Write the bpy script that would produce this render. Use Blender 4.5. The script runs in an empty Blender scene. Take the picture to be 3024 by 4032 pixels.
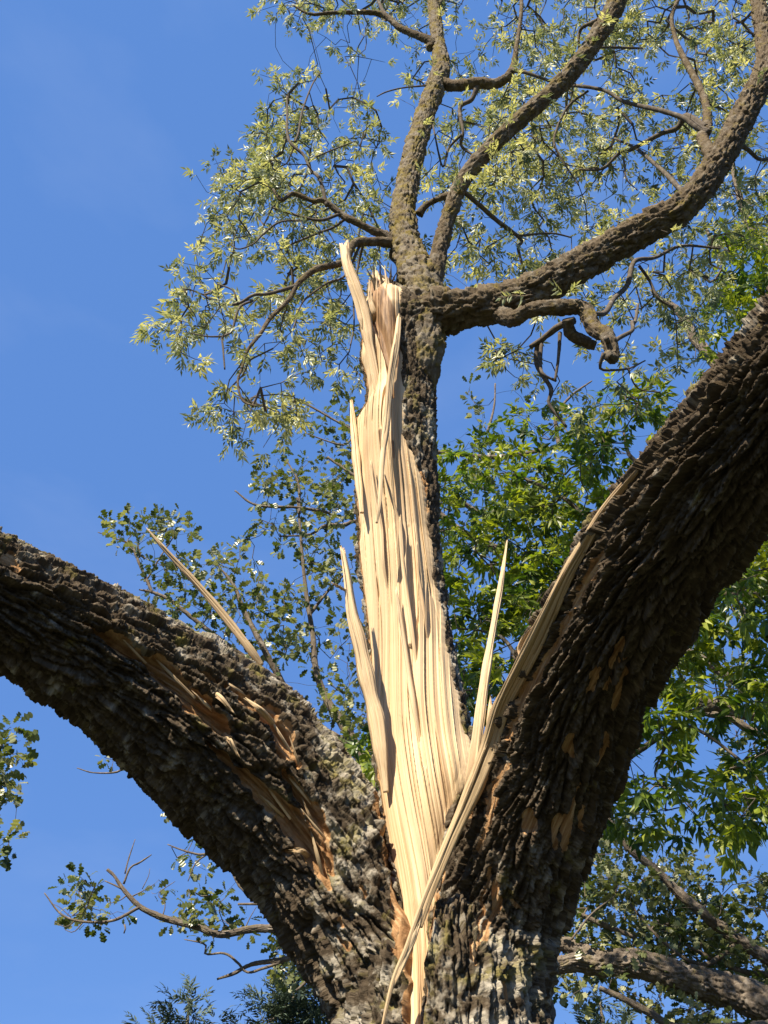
import bpy, math, random
import numpy as np

SC = bpy.context.scene
COL = SC.collection

# ------------------------------------------------------------------ camera, sky, sun, exposure
PITCH = math.radians(42.0)
VFOV = math.radians(55.0)
CAM = np.array([0.0, 0.0, 1.6])
T = math.tan(VFOV / 2)
cam_d = bpy.data.cameras.new("camera")
cam_d.sensor_fit = 'VERTICAL'
cam_d.sensor_height = 24.0
cam_d.lens = 12.0 / T
cam_d.clip_start = 0.05
cam_d.clip_end = 2000.0
cam = bpy.data.objects.new("camera", cam_d)
COL.objects.link(cam)
cam.location = CAM.tolist()
cam.rotation_euler = (math.pi / 2 + PITCH, 0, 0)
SC.camera = cam

SUN_EL = math.radians(46.0)
SUN_AZ = math.radians(30.0)      # to the left of straight behind the camera
SUN = np.array([-math.cos(SUN_EL) * math.sin(SUN_AZ), -math.cos(SUN_EL) * math.cos(SUN_AZ), math.sin(SUN_EL)])

w = bpy.data.worlds.new("World")
SC.world = w
w.use_nodes = True
nt = w.node_tree
nt.nodes.clear()
sky = nt.nodes.new("ShaderNodeTexSky")
sky.sky_type = 'NISHITA'
sky.sun_disc = False
sky.sun_elevation = SUN_EL
sky.sun_rotation = math.atan2(SUN[0], SUN[1])
sky.altitude = 1500
sky.air_density = 1.0
sky.dust_density = 0.1
sky.ozone_density = 3.5
bg = nt.nodes.new("ShaderNodeBackground")
bg.inputs[1].default_value = 0.078
out = nt.nodes.new("ShaderNodeOutputWorld")
even = nt.nodes.new("ShaderNodeMix")          # a clear evening sky is more even than the bare model
even.data_type = 'RGBA'
even.inputs[0].default_value = 0.76
even.inputs[7].default_value = (0.68, 1.68, 4.35, 1)
nt.links.new(sky.outputs[0], even.inputs[6])
tcw = nt.nodes.new("ShaderNodeTexCoord")
mpw = nt.nodes.new("ShaderNodeMapping"); mpw.inputs['Scale'].default_value = (3.0, 1.2, 7.0); mpw.inputs['Rotation'].default_value = (0, .5, .4)
cir = nt.nodes.new("ShaderNodeTexNoise"); cir.inputs['Scale'].default_value = 1.6; cir.inputs['Detail'].default_value = 6
crr = nt.nodes.new("ShaderNodeValToRGB")
crr.color_ramp.elements[0].position = .50; crr.color_ramp.elements[0].color = (0, 0, 0, 1)
crr.color_ramp.elements[1].position = .85; crr.color_ramp.elements[1].color = (.13, .13, .13, 1)
wisp = nt.nodes.new("ShaderNodeMix"); wisp.data_type = 'RGBA'          # the faintest veil of cirrus
wisp.inputs[7].default_value = (3.6, 4.2, 5.4, 1)
nt.links.new(tcw.outputs['Generated'], mpw.inputs[0]); nt.links.new(mpw.outputs[0], cir.inputs['Vector'])
nt.links.new(cir.outputs[0], crr.inputs[0]); nt.links.new(crr.outputs[0], wisp.inputs[0])
nt.links.new(even.outputs[2], wisp.inputs[6]); nt.links.new(wisp.outputs[2], bg.inputs[0])
nt.links.new(bg.outputs[0], out.inputs[0])

sl = bpy.data.lights.new("sun", 'SUN')
sl.energy = 5.0
sl.angle = math.radians(0.5)
sl.color = (1.0, 0.90, 0.74)
so = bpy.data.objects.new("sun", sl)
COL.objects.link(so)
from mathutils import Vector
so.rotation_euler = Vector(SUN.tolist()).to_track_quat('Z', 'Y').to_euler()
so.location = (-6, -4, 12)

SC.view_settings.view_transform = 'Standard'
SC.view_settings.look = 'None'
SC.view_settings.exposure = 1.22
SC.view_settings.gamma = 1.0

rng = np.random.default_rng(7)
random.seed(7)
CP, SP = math.cos(PITCH), math.sin(PITCH)
RIGHT = np.array([1.0, 0, 0]); UP = np.array([0, -SP, CP]); FWD = np.array([0, CP, SP])


# ------------------------------------------------------------------ helpers
def P(px, py, Y):
    """the point of the place that stands Y metres north of the viewer under photo pixel (px, py)"""
    px = np.asarray(px, float); py = np.asarray(py, float); Y = np.asarray(Y, float)
    tx = (px - 1512) / 2016 * T
    ty = (2016 - py) / 2016 * T
    d = Y / (CP - ty * SP)
    return CAM + d[..., None] * (tx[..., None] * RIGHT + ty[..., None] * UP + FWD)


def mpp(py, Y):
    """metres per photo pixel there"""
    ty = (2016 - np.asarray(py, float)) / 2016 * T
    return np.asarray(Y, float) / (CP - ty * SP) * T / 2016


def project(V):
    q = V - CAM
    z = q @ FWD
    z = np.where(np.abs(z) < 1e-4, 1e-4, z)
    return 1512 + (q @ RIGHT) / z / T * 2016, 2016 - (q @ UP) / z / T * 2016, z


def h01(a, b, seed):
    with np.errstate(over='ignore'):
        x = (a.astype(np.int64) * 374761393 + b.astype(np.int64) * 668265263 + seed * 974634777) & 0xffffffff
        x = ((x ^ (x >> 13)) * 1274126177) & 0xffffffff
        x = ((x ^ (x >> 16)) * 2246822519) & 0xffffffff
        x = x ^ (x >> 15)
    return (x & 0xffffff) / float(0x1000000)


def vn2(u, v, seed=0):
    iu = np.floor(u).astype(np.int64); iv = np.floor(v).astype(np.int64)
    fu = u - iu; fv = v - iv
    fu = fu * fu * (3 - 2 * fu); fv = fv * fv * (3 - 2 * fv)
    a = h01(iu, iv, seed); b = h01(iu + 1, iv, seed); c = h01(iu, iv + 1, seed); d = h01(iu + 1, iv + 1, seed)
    return (a * (1 - fu) + b * fu) * (1 - fv) + (c * (1 - fu) + d * fu) * fv


def vn3(p, scale, seed=0):
    q = p * scale
    i = np.floor(q).astype(np.int64)
    f = q - i
    f = f * f * (3 - 2 * f)
    r = 0
    for dz in (0, 1):
        wz = f[:, 2] if dz else 1 - f[:, 2]
        for dy in (0, 1):
            wy = f[:, 1] if dy else 1 - f[:, 1]
            for dx in (0, 1):
                wx = f[:, 0] if dx else 1 - f[:, 0]
                r = r + wx * wy * wz * h01(i[:, 0] + dx + (i[:, 2] + dz) * 7919, i[:, 1] + dy, seed)
    return r


def worley(u, v, nu, seed=0):
    """cells wrapped every nu columns: F1, F2, cell random, offset of the point in its cell along v"""
    iu = np.floor(u).astype(np.int64); iv = np.floor(v).astype(np.int64)
    F1 = np.full(u.shape, 9.0); F2 = np.full(u.shape, 9.0)
    rid = np.zeros(u.shape); dv = np.zeros(u.shape); du = np.zeros(u.shape)
    for a in (-1, 0, 1):
        for b in (-1, 0, 1):
            cu = iu + a; cv = iv + b
            wu = np.mod(cu, nu) if nu else cu
            x = cu + 0.1 + 0.8 * h01(wu, cv, seed); y = cv + 0.1 + 0.8 * h01(wu, cv, seed + 1)
            d = np.abs(u - x) * 0.6 + 0.7 * np.hypot(u - x, v - y) * 0.6
            near = d < F1
            F2 = np.where(near, F1, np.minimum(F2, d))
            rid = np.where(near, h01(wu, cv, seed + 2), rid)
            dv = np.where(near, v - y, dv)
            du = np.where(near, u - x, du)
            F1 = np.where(near, d, F1)
    return F1, F2, rid, dv, du


def sstep(x, a, b):
    t = np.clip((x - a) / (b - a), 0, 1)
    return t * t * (3 - 2 * t)


def build(name, V, F, mats, parent=None, attrs=None, smooth=True, mat_idx=None):
    """one mesh object; F is one or several integer arrays (n,3) or (n,4)"""
    Fs = F if isinstance(F, (list, tuple)) else [F]
    Fs = [np.asarray(f, np.int32) for f in Fs if len(f)]
    me = bpy.data.meshes.new(name)
    V = np.asarray(V, np.float32)
    me.vertices.add(len(V))
    me.vertices.foreach_set("co", V.ravel())
    loops = np.concatenate([f.ravel() for f in Fs])
    sizes = np.concatenate([np.full(len(f), f.shape[1], np.int32) for f in Fs])
    starts = np.concatenate([[0], np.cumsum(sizes)[:-1]]).astype(np.int32)
    me.loops.add(len(loops))
    me.loops.foreach_set("vertex_index", loops)
    me.polygons.add(len(sizes))
    me.polygons.foreach_set("loop_start", starts)
    me.polygons.foreach_set("loop_total", sizes)
    if mat_idx is not None:
        me.polygons.foreach_set("material_index", np.asarray(mat_idx, np.int32))
    me.update(calc_edges=True)
    me.polygons.foreach_set("use_smooth", np.full(len(sizes), smooth, bool))
    for k, arr in (attrs or {}).items():
        arr = np.asarray(arr, np.float32)
        if arr.ndim == 1:
            me.attributes.new(k, 'FLOAT', 'POINT').data.foreach_set("value", arr)
        elif arr.shape[1] == 3:
            me.attributes.new(k, 'FLOAT_VECTOR', 'POINT').data.foreach_set("vector", arr.ravel())
    for m in (mats if isinstance(mats, (list, tuple)) else [mats]):
        me.materials.append(m)
    me.validate()
    o = bpy.data.objects.new(name, me)
    COL.objects.link(o)
    if parent is not None:
        o.parent = parent
        o.matrix_parent_inverse = parent.matrix_world.inverted()
    return o


def thing(name, label, cat, loc, group=None):
    o = bpy.data.objects.new(name, None)
    o.empty_display_size = 0.3
    COL.objects.link(o)
    o.location = loc
    o["label"] = label
    o["category"] = cat
    if group:
        o["group"] = group
    bpy.context.view_layer.update()
    return o


def catmull(ctrl, n_per=12):
    c = np.asarray(ctrl, float)
    c = np.vstack([2 * c[0] - c[1], c, 2 * c[-1] - c[-2]])
    res = []
    t = np.linspace(0, 1, n_per, endpoint=False)[:, None]
    for i in range(1, len(c) - 2):
        p0, p1, p2, p3 = c[i - 1], c[i], c[i + 1], c[i + 2]
        res.append(0.5 * ((2 * p1) + (-p0 + p2) * t + (2 * p0 - 5 * p1 + 4 * p2 - p3) * t ** 2 + (-p0 + 3 * p1 - 3 * p2 + p3) * t ** 3))
    res.append(c[-2][None])
    return np.vstack(res)


def resample(path, ds):
    """path rows (x, y, z, r, ...) -> rows spaced ds apart along the curve, and the arc length"""
    s = np.concatenate([[0], np.cumsum(np.linalg.norm(np.diff(path[:, :3], axis=0), axis=1))])
    n = max(3, int(s[-1] / ds) + 1)
    q = np.linspace(0, s[-1], n)
    return np.stack([np.interp(q, s, path[:, k]) for k in range(path.shape[1])], 1), q


def frames(pts):
    tan = np.gradient(pts, axis=0)
    tan /= np.linalg.norm(tan, axis=1)[:, None] + 1e-12
    nrm = np.zeros_like(tan)
    a = np.array([0.0, -1.0, 0.05])
    a -= tan[0] * (a @ tan[0]); a /= np.linalg.norm(a)
    nrm[0] = a
    for i in range(1, len(pts)):
        a = nrm[i - 1] - tan[i] * (nrm[i - 1] @ tan[i])
        nrm[i] = a / (np.linalg.norm(a) + 1e-12)
    return tan, nrm, np.cross(tan, nrm)


def px_path(rows):
    """rows (px, py, Y, r_px) -> (x, y, z, r)"""
    a = np.asarray(rows, float)
    p = P(a[:, 0], a[:, 1], a[:, 2])
    return np.hstack([p, (a[:, 3] * mpp(a[:, 1], a[:, 2]))[:, None]])


def bark_height(u, v, nu, pos, cw, ch, seed, fine=True):
    """u in cells round the limb, v in metres along it; cw, ch the size of a plate. Returns height 0..~1, plate random"""
    wx = (vn3(pos, 1 / (cw * 3.0), seed + 11) - .5) * .8
    wy = (vn3(pos, 1 / (cw * 2.2), seed + 12) - .5) * .9
    w2 = (vn3(pos, 1 / (cw * 0.8), seed + 13) - .5) * .45
    w3 = (vn3(pos, 1 / (cw * 0.7), seed + 15) - .5) * .6
    F1, F2, r1, dv, du = worley(u + wx + w2 * .5, v / ch + wy * .5 + w3 * .3, nu, seed)
    e1 = sstep(F2 - F1, .02, .17)
    n2 = nu * 2
    G1, G2, r2, dv2, du2 = worley(u * 2 + wx * 1.4 + w2 * 1.0, v / ch * 2.9 + wy * 1.3 + w3 * 1.2, n2, seed + 5)
    e2 = sstep(G2 - G1, .0, .12)
    K1, K2, r3, dv3, du3 = worley(u * 4 + wx * 2.6 + w2 * 2.4, v / ch * 7.5 + wy * 3 + w3 * 3, nu * 4, seed + 7)
    h = .52 * e1 * (.35 + .65 * r1) + (.24 * e2 * (.3 + .7 * r2) + .26 * r2) * (1 - .3 * np.clip(dv2, -1, 1)) + .13 * r3 * (1 - .4 * np.clip(dv3, -1, 1))
    if fine:
        h = h + .12 * (vn3(pos, 1 / (cw * .22), seed + 14) - .5) + .08 * (vn3(pos, 1 / (cw * .11), seed + 16) - .5)
    return h, .5 * r1 + .5 * r2


def grid_faces(nr, nc, wrap):
    i = np.arange(nr - 1)[:, None]; j = np.arange(nc if wrap else nc - 1)[None]
    j2 = (j + 1) % nc
    return np.stack([(i * nc + j), (i * nc + j2), ((i + 1) * nc + j2), ((i + 1) * nc + j)], -1).reshape(-1, 4)


def tube(name, path, mat, parent, amp=.3, cell=.05, ds=.012, ncol=None, seed=0, elong=2.2, cap=True, rough=True, moss_and_sun=0.3):
    """a tapering, bark-covered limb swept along path rows (x, y, z, r)"""
    pr, s = resample(catmull(path) if len(path) > 2 else np.asarray(path, float), ds)
    n = len(pr)
    tan, nrm, bi = frames(pr[:, :3])
    R = np.maximum(pr[:, 3], .002)
    nc = ncol or int(np.clip(2 * math.pi * R.max() / ds, 7, 260))
    th = np.arange(nc) / nc * 2 * math.pi
    dirs = np.cos(th)[None, :, None] * nrm[:, None] + np.sin(th)[None, :, None] * bi[:, None]
    V0 = pr[:, None, :3] + dirs * R[:, None, None]
    lump = 1 + .16 * (vn3(V0.reshape(-1, 3), 1 / (R.mean() * 2.2), seed + 3).reshape(n, nc) - .5)
    cell = max(cell * min(1, R.mean() / .09), .008)
    nu = max(4, int(round(2 * math.pi * R.mean() / cell)))
    U = np.broadcast_to(th / (2 * math.pi) * nu, (n, nc)).ravel()
    S = np.broadcast_to(s[:, None], (n, nc)).ravel()
    pos = V0.reshape(-1, 3)
    if rough:
        h, rid = bark_height(U, S, nu, pos, cell, cell * elong, seed)
    else:
        h = vn3(pos, 1 / (cell * .5), seed); rid = np.full(len(pos), .5)
    k = (amp * np.minimum(R, .16))[:, None]
    V = pr[:, None, :3] + dirs * (R[:, None] * lump + k * (h.reshape(n, nc) - .45))[..., None]
    V = V.reshape(-1, 3)
    F = [grid_faces(n, nc, True)]
    if cap:
        V = np.vstack([V, pr[0, :3][None], pr[-1, :3][None]])
        j = np.arange(nc); j2 = (j + 1) % nc
        F.append(np.stack([np.full(nc, n * nc), j2, j], 1))
        F.append(np.stack([np.full(nc, n * nc + 1), (n - 1) * nc + j, (n - 1) * nc + j2], 1))
        rid = np.append(rid, [.5, .5]); 
        U = np.append(U, [0, 0]); S = np.append(S, [0, s[-1]])
    bc = np.stack([np.cos(U / nu * 6.2832) * R.mean(), np.sin(U / nu * 6.2832) * R.mean(), S], 1)
    o = build(name, V, F, mat, parent, dict(bc=bc, plate=rid, bare=np.zeros(len(V)), moss_and_sun=np.full(len(V), moss_and_sun)))
    return o


# ------------------------------------------------------------------ materials
def new_mat(name):
    m = bpy.data.materials.new(name)
    m.use_nodes = True
    t = m.node_tree
    t.nodes.clear()
    return m, t, t.nodes, t.links


def node(N, typ, **kw):
    n = N.new(typ)
    for k, v in kw.items():
        setattr(n, k, v)
    return n


def attr(N, name):
    return node(N, "ShaderNodeAttribute", attribute_name=name)


def mapping(N, L, src, scale):
    m = N.new("ShaderNodeMapping")
    m.inputs['Scale'].default_value = scale
    L.new(src, m.inputs[0])
    return m.outputs[0]


def noise(N, L, vec, scale, detail=4, rough=.55):
    n = N.new("ShaderNodeTexNoise")
    n.inputs['Scale'].default_value = scale
    n.inputs['Detail'].default_value = detail
    n.inputs['Roughness'].default_value = rough
    L.new(vec, n.inputs['Vector'])
    return n.outputs[0]


def ramp(N, L, fac, stops):
    r = N.new("ShaderNodeValToRGB")
    e = r.color_ramp.elements
    while len(e) < len(stops):
        e.new(.5)
    for k, (p, c) in enumerate(stops):
        e[k].position = p
        e[k].color = (*c, 1) if len(c) == 3 else c
    L.new(fac, r.inputs[0])
    return r.outputs[0]


def g(v):
    return (v, v, v)


def mix(N, L, fac, a, b, mode='MIX'):
    m = node(N, "ShaderNodeMix", data_type='RGBA', blend_type=mode)
    for sock, val in ((m.inputs[0], fac), (m.inputs[6], a), (m.inputs[7], b)):
        if isinstance(val, (int, float)):
            sock.default_value = val
        elif isinstance(val, tuple):
            sock.default_value = (*val, 1)
        else:
            L.new(val, sock)
    return m.outputs[2]


def math_node(N, L, op, a, b):
    m = node(N, "ShaderNodeMath", operation=op)
    for sock, val in ((m.inputs[0], a), (m.inputs[1], b)):
        if isinstance(val, (int, float)):
            sock.default_value = val
        else:
            L.new(val, sock)
    return m.outputs[0]


def bark_material(name, dark, mid, light, lichen, grey, bump=.6, scale=1.0, grey_amt=.5):
    m, t, N, L = new_mat(name)
    bc = attr(N, "bc").outputs['Vector']
    pl = attr(N, "plate").outputs['Fac']
    bare = attr(N, "bare").outputs['Fac']
    moss_and_sun = attr(N, "moss_and_sun").outputs['Fac']
    n1 = noise(N, L, bc, 28 * scale, 6, .65)
    c = ramp(N, L, n1, [(.28, dark), (.5, mid), (.74, light)])
    c = mix(N, L, .55, c, ramp(N, L, pl, [(.15, tuple(.62 * x for x in mid)), (.85, tuple(1.25 * x for x in mid))]))
    ng = noise(N, L, bc, 11 * scale, 5, .6)
    gm = ramp(N, L, math_node(N, L, 'ADD', ng, math_node(N, L, 'MULTIPLY', math_node(N, L, 'SUBTRACT', moss_and_sun, .2), .45)), [(.50, g(0)), (.66, g(grey_amt))])
    c = mix(N, L, gm, c, grey)
    nl = noise(N, L, bc, 7.3 * scale, 6, .7)
    lm = math_node(N, L, 'ADD', nl, math_node(N, L, 'MULTIPLY', moss_and_sun, .34))  # lichen cover; on the trunk this mask also carries painted sunlight
    lm = ramp(N, L, lm, [(.60, g(0)), (.76, g(.9))])
    nls = noise(N, L, bc, 60 * scale, 3, .6)
    c = mix(N, L, lm, c, mix(N, L, nls, tuple(.6 * x for x in lichen), tuple(1.35 * x for x in lichen)))
    # bare inner wood where the bark came off
    wv = mapping(N, L, bc, (60, 60, 5))
    nw = noise(N, L, wv, 1.0, 5, .6)
    wc = ramp(N, L, nw, [(.3, (.17, .08, .032)), (.5, (.36, .205, .095)), (.72, (.58, .40, .22))])
    bm = ramp(N, L, math_node(N, L, 'ADD', bare, math_node(N, L, 'MULTIPLY', math_node(N, L, 'SUBTRACT', n1, .5), .5)), [(.42, g(0)), (.55, g(1))])
    c = mix(N, L, bm, c, wc)
    b = N.new("ShaderNodeBsdfPrincipled")
    b.inputs['Roughness'].default_value = .9
    b.inputs['Specular IOR Level'].default_value = .07
    L.new(c, b.inputs['Base Color'])
    nb = noise(N, L, bc, 95 * scale, 6, .7)
    bp = N.new("ShaderNodeBump")
    bp.inputs['Strength'].default_value = bump
    bp.inputs['Distance'].default_value = .012 / scale
    L.new(nb, bp.inputs['Height'])
    L.new(bp.outputs[0], b.inputs['Normal'])
    o = N.new("ShaderNodeOutputMaterial")
    L.new(b.outputs[0], o.inputs[0])
    return m


M_BARK = bark_material("furrowed_bark", (.020, .014, .009), (.070, .052, .034), (.32, .26, .185), (.22, .185, .055), (.43, .385, .305), .9, 1.0, .85)
M_BARKUP = bark_material("mossy_bark", (.045, .033, .021), (.105, .080, .052), (.22, .175, .12), (.17, .13, .03), (.30, .27, .22), .8, 1.4, .4)
M_TWIG = bark_material("grey_twig_bark", (.055, .042, .032), (.11, .09, .07), (.20, .175, .145), (.15, .13, .06), (.30, .28, .25), .5, 2.0, .5)
M_OAKBARK = bark_material("oak_bark", (.05, .038, .028), (.14, .112, .085), (.28, .235, .18), (.18, .15, .06), (.34, .30, .25), .9, 1.0, .5)


def wood_material(name, pale, mid, deep, streak=.5):
    m, t, N, L = new_mat(name)
    bc = attr(N, "bc").outputs['Vector']
    dec = attr(N, "bare").outputs['Fac']
    v1 = mapping(N, L, bc, (150, 150, .8))
    n1 = noise(N, L, v1, 1.0, 6, .62)
    c = ramp(N, L, n1, [(.28, deep), (.46, mid), (.62, pale)])
    v2 = mapping(N, L, bc, (32, 32, .4))
    n2 = noise(N, L, v2, 1.0, 4, .55)
    c = mix(N, L, ramp(N, L, n2, [(.47, g(0)), (.66, g(streak))]), c, deep)
    v3 = mapping(N, L, bc, (9, 9, .7))
    n3 = noise(N, L, v3, 1.0, 3, .5)
    c = mix(N, L, ramp(N, L, n3, [(.42, g(0)), (.62, g(.45))]), c, tuple(min(1, x * 1.1) for x in pale))
    dc = ramp(N, L, noise(N, L, mapping(N, L, bc, (60, 60, 5)), 1.0, 5, .65), [(.3, (.07, .038, .02)), (.5, (.27, .155, .075)), (.7, (.46, .30, .16))])
    dm = ramp(N, L, math_node(N, L, 'ADD', dec, math_node(N, L, 'MULTIPLY', math_node(N, L, 'SUBTRACT', n1, .5), .7)), [(.3, g(0)), (.7, g(1))])
    c = mix(N, L, dm, c, dc)
    b = N.new("ShaderNodeBsdfPrincipled")
    b.inputs['Roughness'].default_value = .62
    b.inputs['Specular IOR Level'].default_value = .3
    L.new(c, b.inputs['Base Color'])
    nb = noise(N, L, mapping(N, L, bc, (170, 170, 2.2)), 1.0, 6, .65)
    bp = N.new("ShaderNodeBump")
    bp.inputs['Strength'].default_value = .55
    bp.inputs['Distance'].default_value = .006
    L.new(nb, bp.inputs['Height'])
    L.new(bp.outputs[0], b.inputs['Normal'])
    o = N.new("ShaderNodeOutputMaterial")
    L.new(b.outputs[0], o.inputs[0])
    return m


M_WOOD = wood_material("fresh_split_wood", (.66, .50, .30), (.55, .39, .21), (.30, .165, .075), .66)
M_WOODG = wood_material("greyed_split_wood", (.50, .37, .21), (.38, .265, .14), (.19, .115, .055), .65)


def leaf_material(name, rough=.45, trans=.4, tint=(1.25, 1.2, .55)):
    m, t, N, L = new_mat(name)
    c = attr(N, "leafcol").outputs['Color']
    b = N.new("ShaderNodeBsdfPrincipled")
    b.inputs['Roughness'].default_value = rough
    b.inputs['Specular IOR Level'].default_value = .5
    L.new(c, b.inputs['Base Color'])
    tr = N.new("ShaderNodeBsdfTranslucent")
    L.new(mix(N, L, 1.0, c, tint, 'MULTIPLY'), tr.inputs[0])
    mx = N.new("ShaderNodeMixShader")
    mx.inputs[0].default_value = trans
    L.new(b.outputs[0], mx.inputs[1])
    L.new(tr.outputs[0], mx.inputs[2])
    o = N.new("ShaderNodeOutputMaterial")
    L.new(mx.outputs[0], o.inputs[0])
    return m


M_ASH = leaf_material("ash_leaf", .42, .40, (1.3, 1.2, .6))
M_GREEN = leaf_material("green_leaf", .40, .45, (1.3, 1.35, .45))
M_OAK = leaf_material("oak_leaf", .34, .32, (1.2, 1.25, .5))
M_SPRUCE = leaf_material("spruce_needle", .75, .1, (1, 1, 1))


# ------------------------------------------------------------------ ground
def make_ground():
    m, t, N, L = new_mat("lawn")
    tc = N.new("ShaderNodeTexCoord").outputs['Object']
    n1 = noise(N, L, tc, .35, 5, .6)
    n2 = noise(N, L, tc, 14, 4, .7)
    c = mix(N, L, n2, ramp(N, L, n1, [(.3, (.014, .022, .008)), (.7, (.026, .034, .012))]), (.03, .034, .014))
    b = N.new("ShaderNodeBsdfPrincipled")
    b.inputs['Roughness'].default_value = .9
    L.new(c, b.inputs['Base Color'])
    bp = N.new("ShaderNodeBump"); bp.inputs['Strength'].default_value = .8
    L.new(n2, bp.inputs['Height']); L.new(bp.outputs[0], b.inputs['Normal'])
    o = N.new("ShaderNodeOutputMaterial"); L.new(b.outputs[0], o.inputs[0])
    k = 120
    xs = np.concatenate([-np.geomspace(600, 1, k), np.geomspace(1, 600, k)])
    X, Y = np.meshgrid(xs, xs + 5, indexing='ij')
    p = np.stack([X.ravel(), Y.ravel(), np.zeros(X.size)], 1)
    r = np.hypot(p[:, 0], p[:, 1] - 5)
    p[:, 2] = (vn2(p[:, 0] / 6, p[:, 1] / 6, 3) - .5) * .12 + (vn2(p[:, 0] / 40, p[:, 1] / 40, 4) - .5) * np.clip(r - 12, 0, 60) * .02
    ob = build("ground", p, grid_faces(2 * k, 2 * k, False)[:, ::-1], m)
    ob["kind"] = "structure"


make_ground()

# ------------------------------------------------------------------ the broken tree
TY = 4.5
BASE = P(1731, 4032, TY)
split_tree = thing("split_tree", "large rough barked tree split down its trunk with a pale torn wood spar", "tree", (float(BASE[0]), TY, 0.0))

# trunk and its two heavy limbs: rows (px, py, Y, r_px)
base_x = float(BASE[0])
trunk_rows = px_path([(1735, 4032, 4.5, 412), (1728, 3850, 4.5, 400), (1715, 3650, 4.52, 330), (1700, 3450, 4.55, 230), (1690, 3300, 4.6, 150)])
trunk_low = np.array([[base_x + .03, 4.5, -.25, .62], [base_x + .02, 4.5, .25, .53], [base_x + .01, 4.5, 1.0, .46], [base_x, 4.5, 1.7, .44]])
left_rows = px_path([(1690, 4032, 4.5, 340), (1600, 3850, 4.5, 320), (1428, 3590, 4.48, 300), (1205, 3270, 4.40, 300), (958, 3000, 4.24, 315), (730, 2815, 4.06, 292), (560, 2688, 3.92, 268), (300, 2520, 3.70, 240),
                     (0, 2362, 3.46, 222), (-400, 2160, 3.15, 215), (-800, 1960, 2.9, 190)])
right_rows = px_path([(1800, 4032, 4.5, 335), (1850, 3800, 4.46, 320), (1958, 3520, 4.36, 262), (2160, 3050, 3.98, 252), (2285, 2712, 3.60, 252), (2510, 2290, 3.02, 262), (2758, 1955, 2.52, 256), (3024, 1620, 2.10, 252),
                      (3320, 1250, 1.75, 240), (3600, 850, 1.45, 215)])


def sweep_raw(rows, ds=.05, nc=40):
    pr, s = resample(catmull(rows), ds)
    tan, nrm, bi = frames(pr[:, :3])
    th = np.arange(nc) / nc * 2 * math.pi
    V = pr[:, None, :3] + (np.cos(th)[None, :, None] * nrm[:, None] + np.sin(th)[None, :, None] * bi[:, None]) * pr[:, 3][:, None, None]
    n = len(pr)
    V = np.vstack([V.reshape(-1, 3), pr[0, :3][None], pr[-1, :3][None]])
    j = np.arange(nc); j2 = (j + 1) % nc
    F4 = grid_faces(n, nc, True)
    F3 = np.vstack([np.stack([np.full(nc, n * nc), j2, j], 1), np.stack([np.full(nc, n * nc + 1), (n - 1) * nc + j, (n - 1) * nc + j2], 1)])
    return V, F4, F3


def union_surface(sweeps, voxel):
    Vs, Q, Tr, off = [], [], [], 0
    for rws in sweeps:
        V, F4, F3 = sweep_raw(rws)
        Vs.append(V); Q.append(F4 + off); Tr.append(F3 + off); off += len(V)
    tmp = build("union_source", np.vstack(Vs), [np.vstack(Q), np.vstack(Tr)], [])
    md = tmp.modifiers.new("remesh", 'REMESH')
    md.mode = 'VOXEL'
    md.voxel_size = voxel
    dg = bpy.context.evaluated_depsgraph_get()
    ev = tmp.evaluated_get(dg)
    me = ev.to_mesh()
    nv = len(me.vertices); co = np.empty(nv * 3, np.float32); me.vertices.foreach_get("co", co)
    npol = len(me.polygons); lt = np.empty(npol, np.int32); me.polygons.foreach_get("loop_total", lt)
    lv = np.empty(len(me.loops), np.int32); me.loops.foreach_get("vertex_index", lv)
    ev.to_mesh_clear()
    bpy.data.objects.remove(tmp)
    assert (lt == 4).all()
    return co.reshape(-1, 3).astype(float), lv.reshape(-1, 4)


def laplace(V, F, it):
    e = np.vstack([F[:, [0, 1]], F[:, [1, 2]], F[:, [2, 3]], F[:, [3, 0]]])
    deg = np.bincount(e.ravel(), minlength=len(V)).astype(float)
    for _ in range(it):
        acc = np.zeros_like(V)
        for k in range(3):
            acc[:, k] = np.bincount(e[:, 0], V[e[:, 1], k], len(V)) + np.bincount(e[:, 1], V[e[:, 0], k], len(V))
        V = .4 * V + .6 * acc / deg[:, None]
    return V


def vnormals(V, F):
    n = np.cross(V[F[:, 2]] - V[F[:, 0]], V[F[:, 3]] - V[F[:, 1]])
    N = np.zeros_like(V)
    for k in range(4):
        for c in range(3):
            N[:, c] += np.bincount(F[:, k], n[:, c], len(V))
    return N / (np.linalg.norm(N, axis=1)[:, None] + 1e-12)


def seg_dist(px, py, poly, hw):
    """distance to a pixel polyline divided by its local half width, and how far along it (0..1)"""
    best = np.full(px.shape, 1e9); along = np.zeros(px.shape)
    n = len(poly) - 1
    for i in range(n):
        a = np.array(poly[i], float); b = np.array(poly[i + 1], float)
        d = b - a
        t = np.clip(((px - a[0]) * d[0] + (py - a[1]) * d[1]) / (d @ d), 0, 1)
        dist = np.hypot(px - a[0] - t * d[0], py - a[1] - t * d[1]) / (hw[i] + (hw[i + 1] - hw[i]) * t)
        k = dist < best
        best = np.where(k, dist, best); along = np.where(k, (i + t) / n, along)
    return best, along


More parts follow.
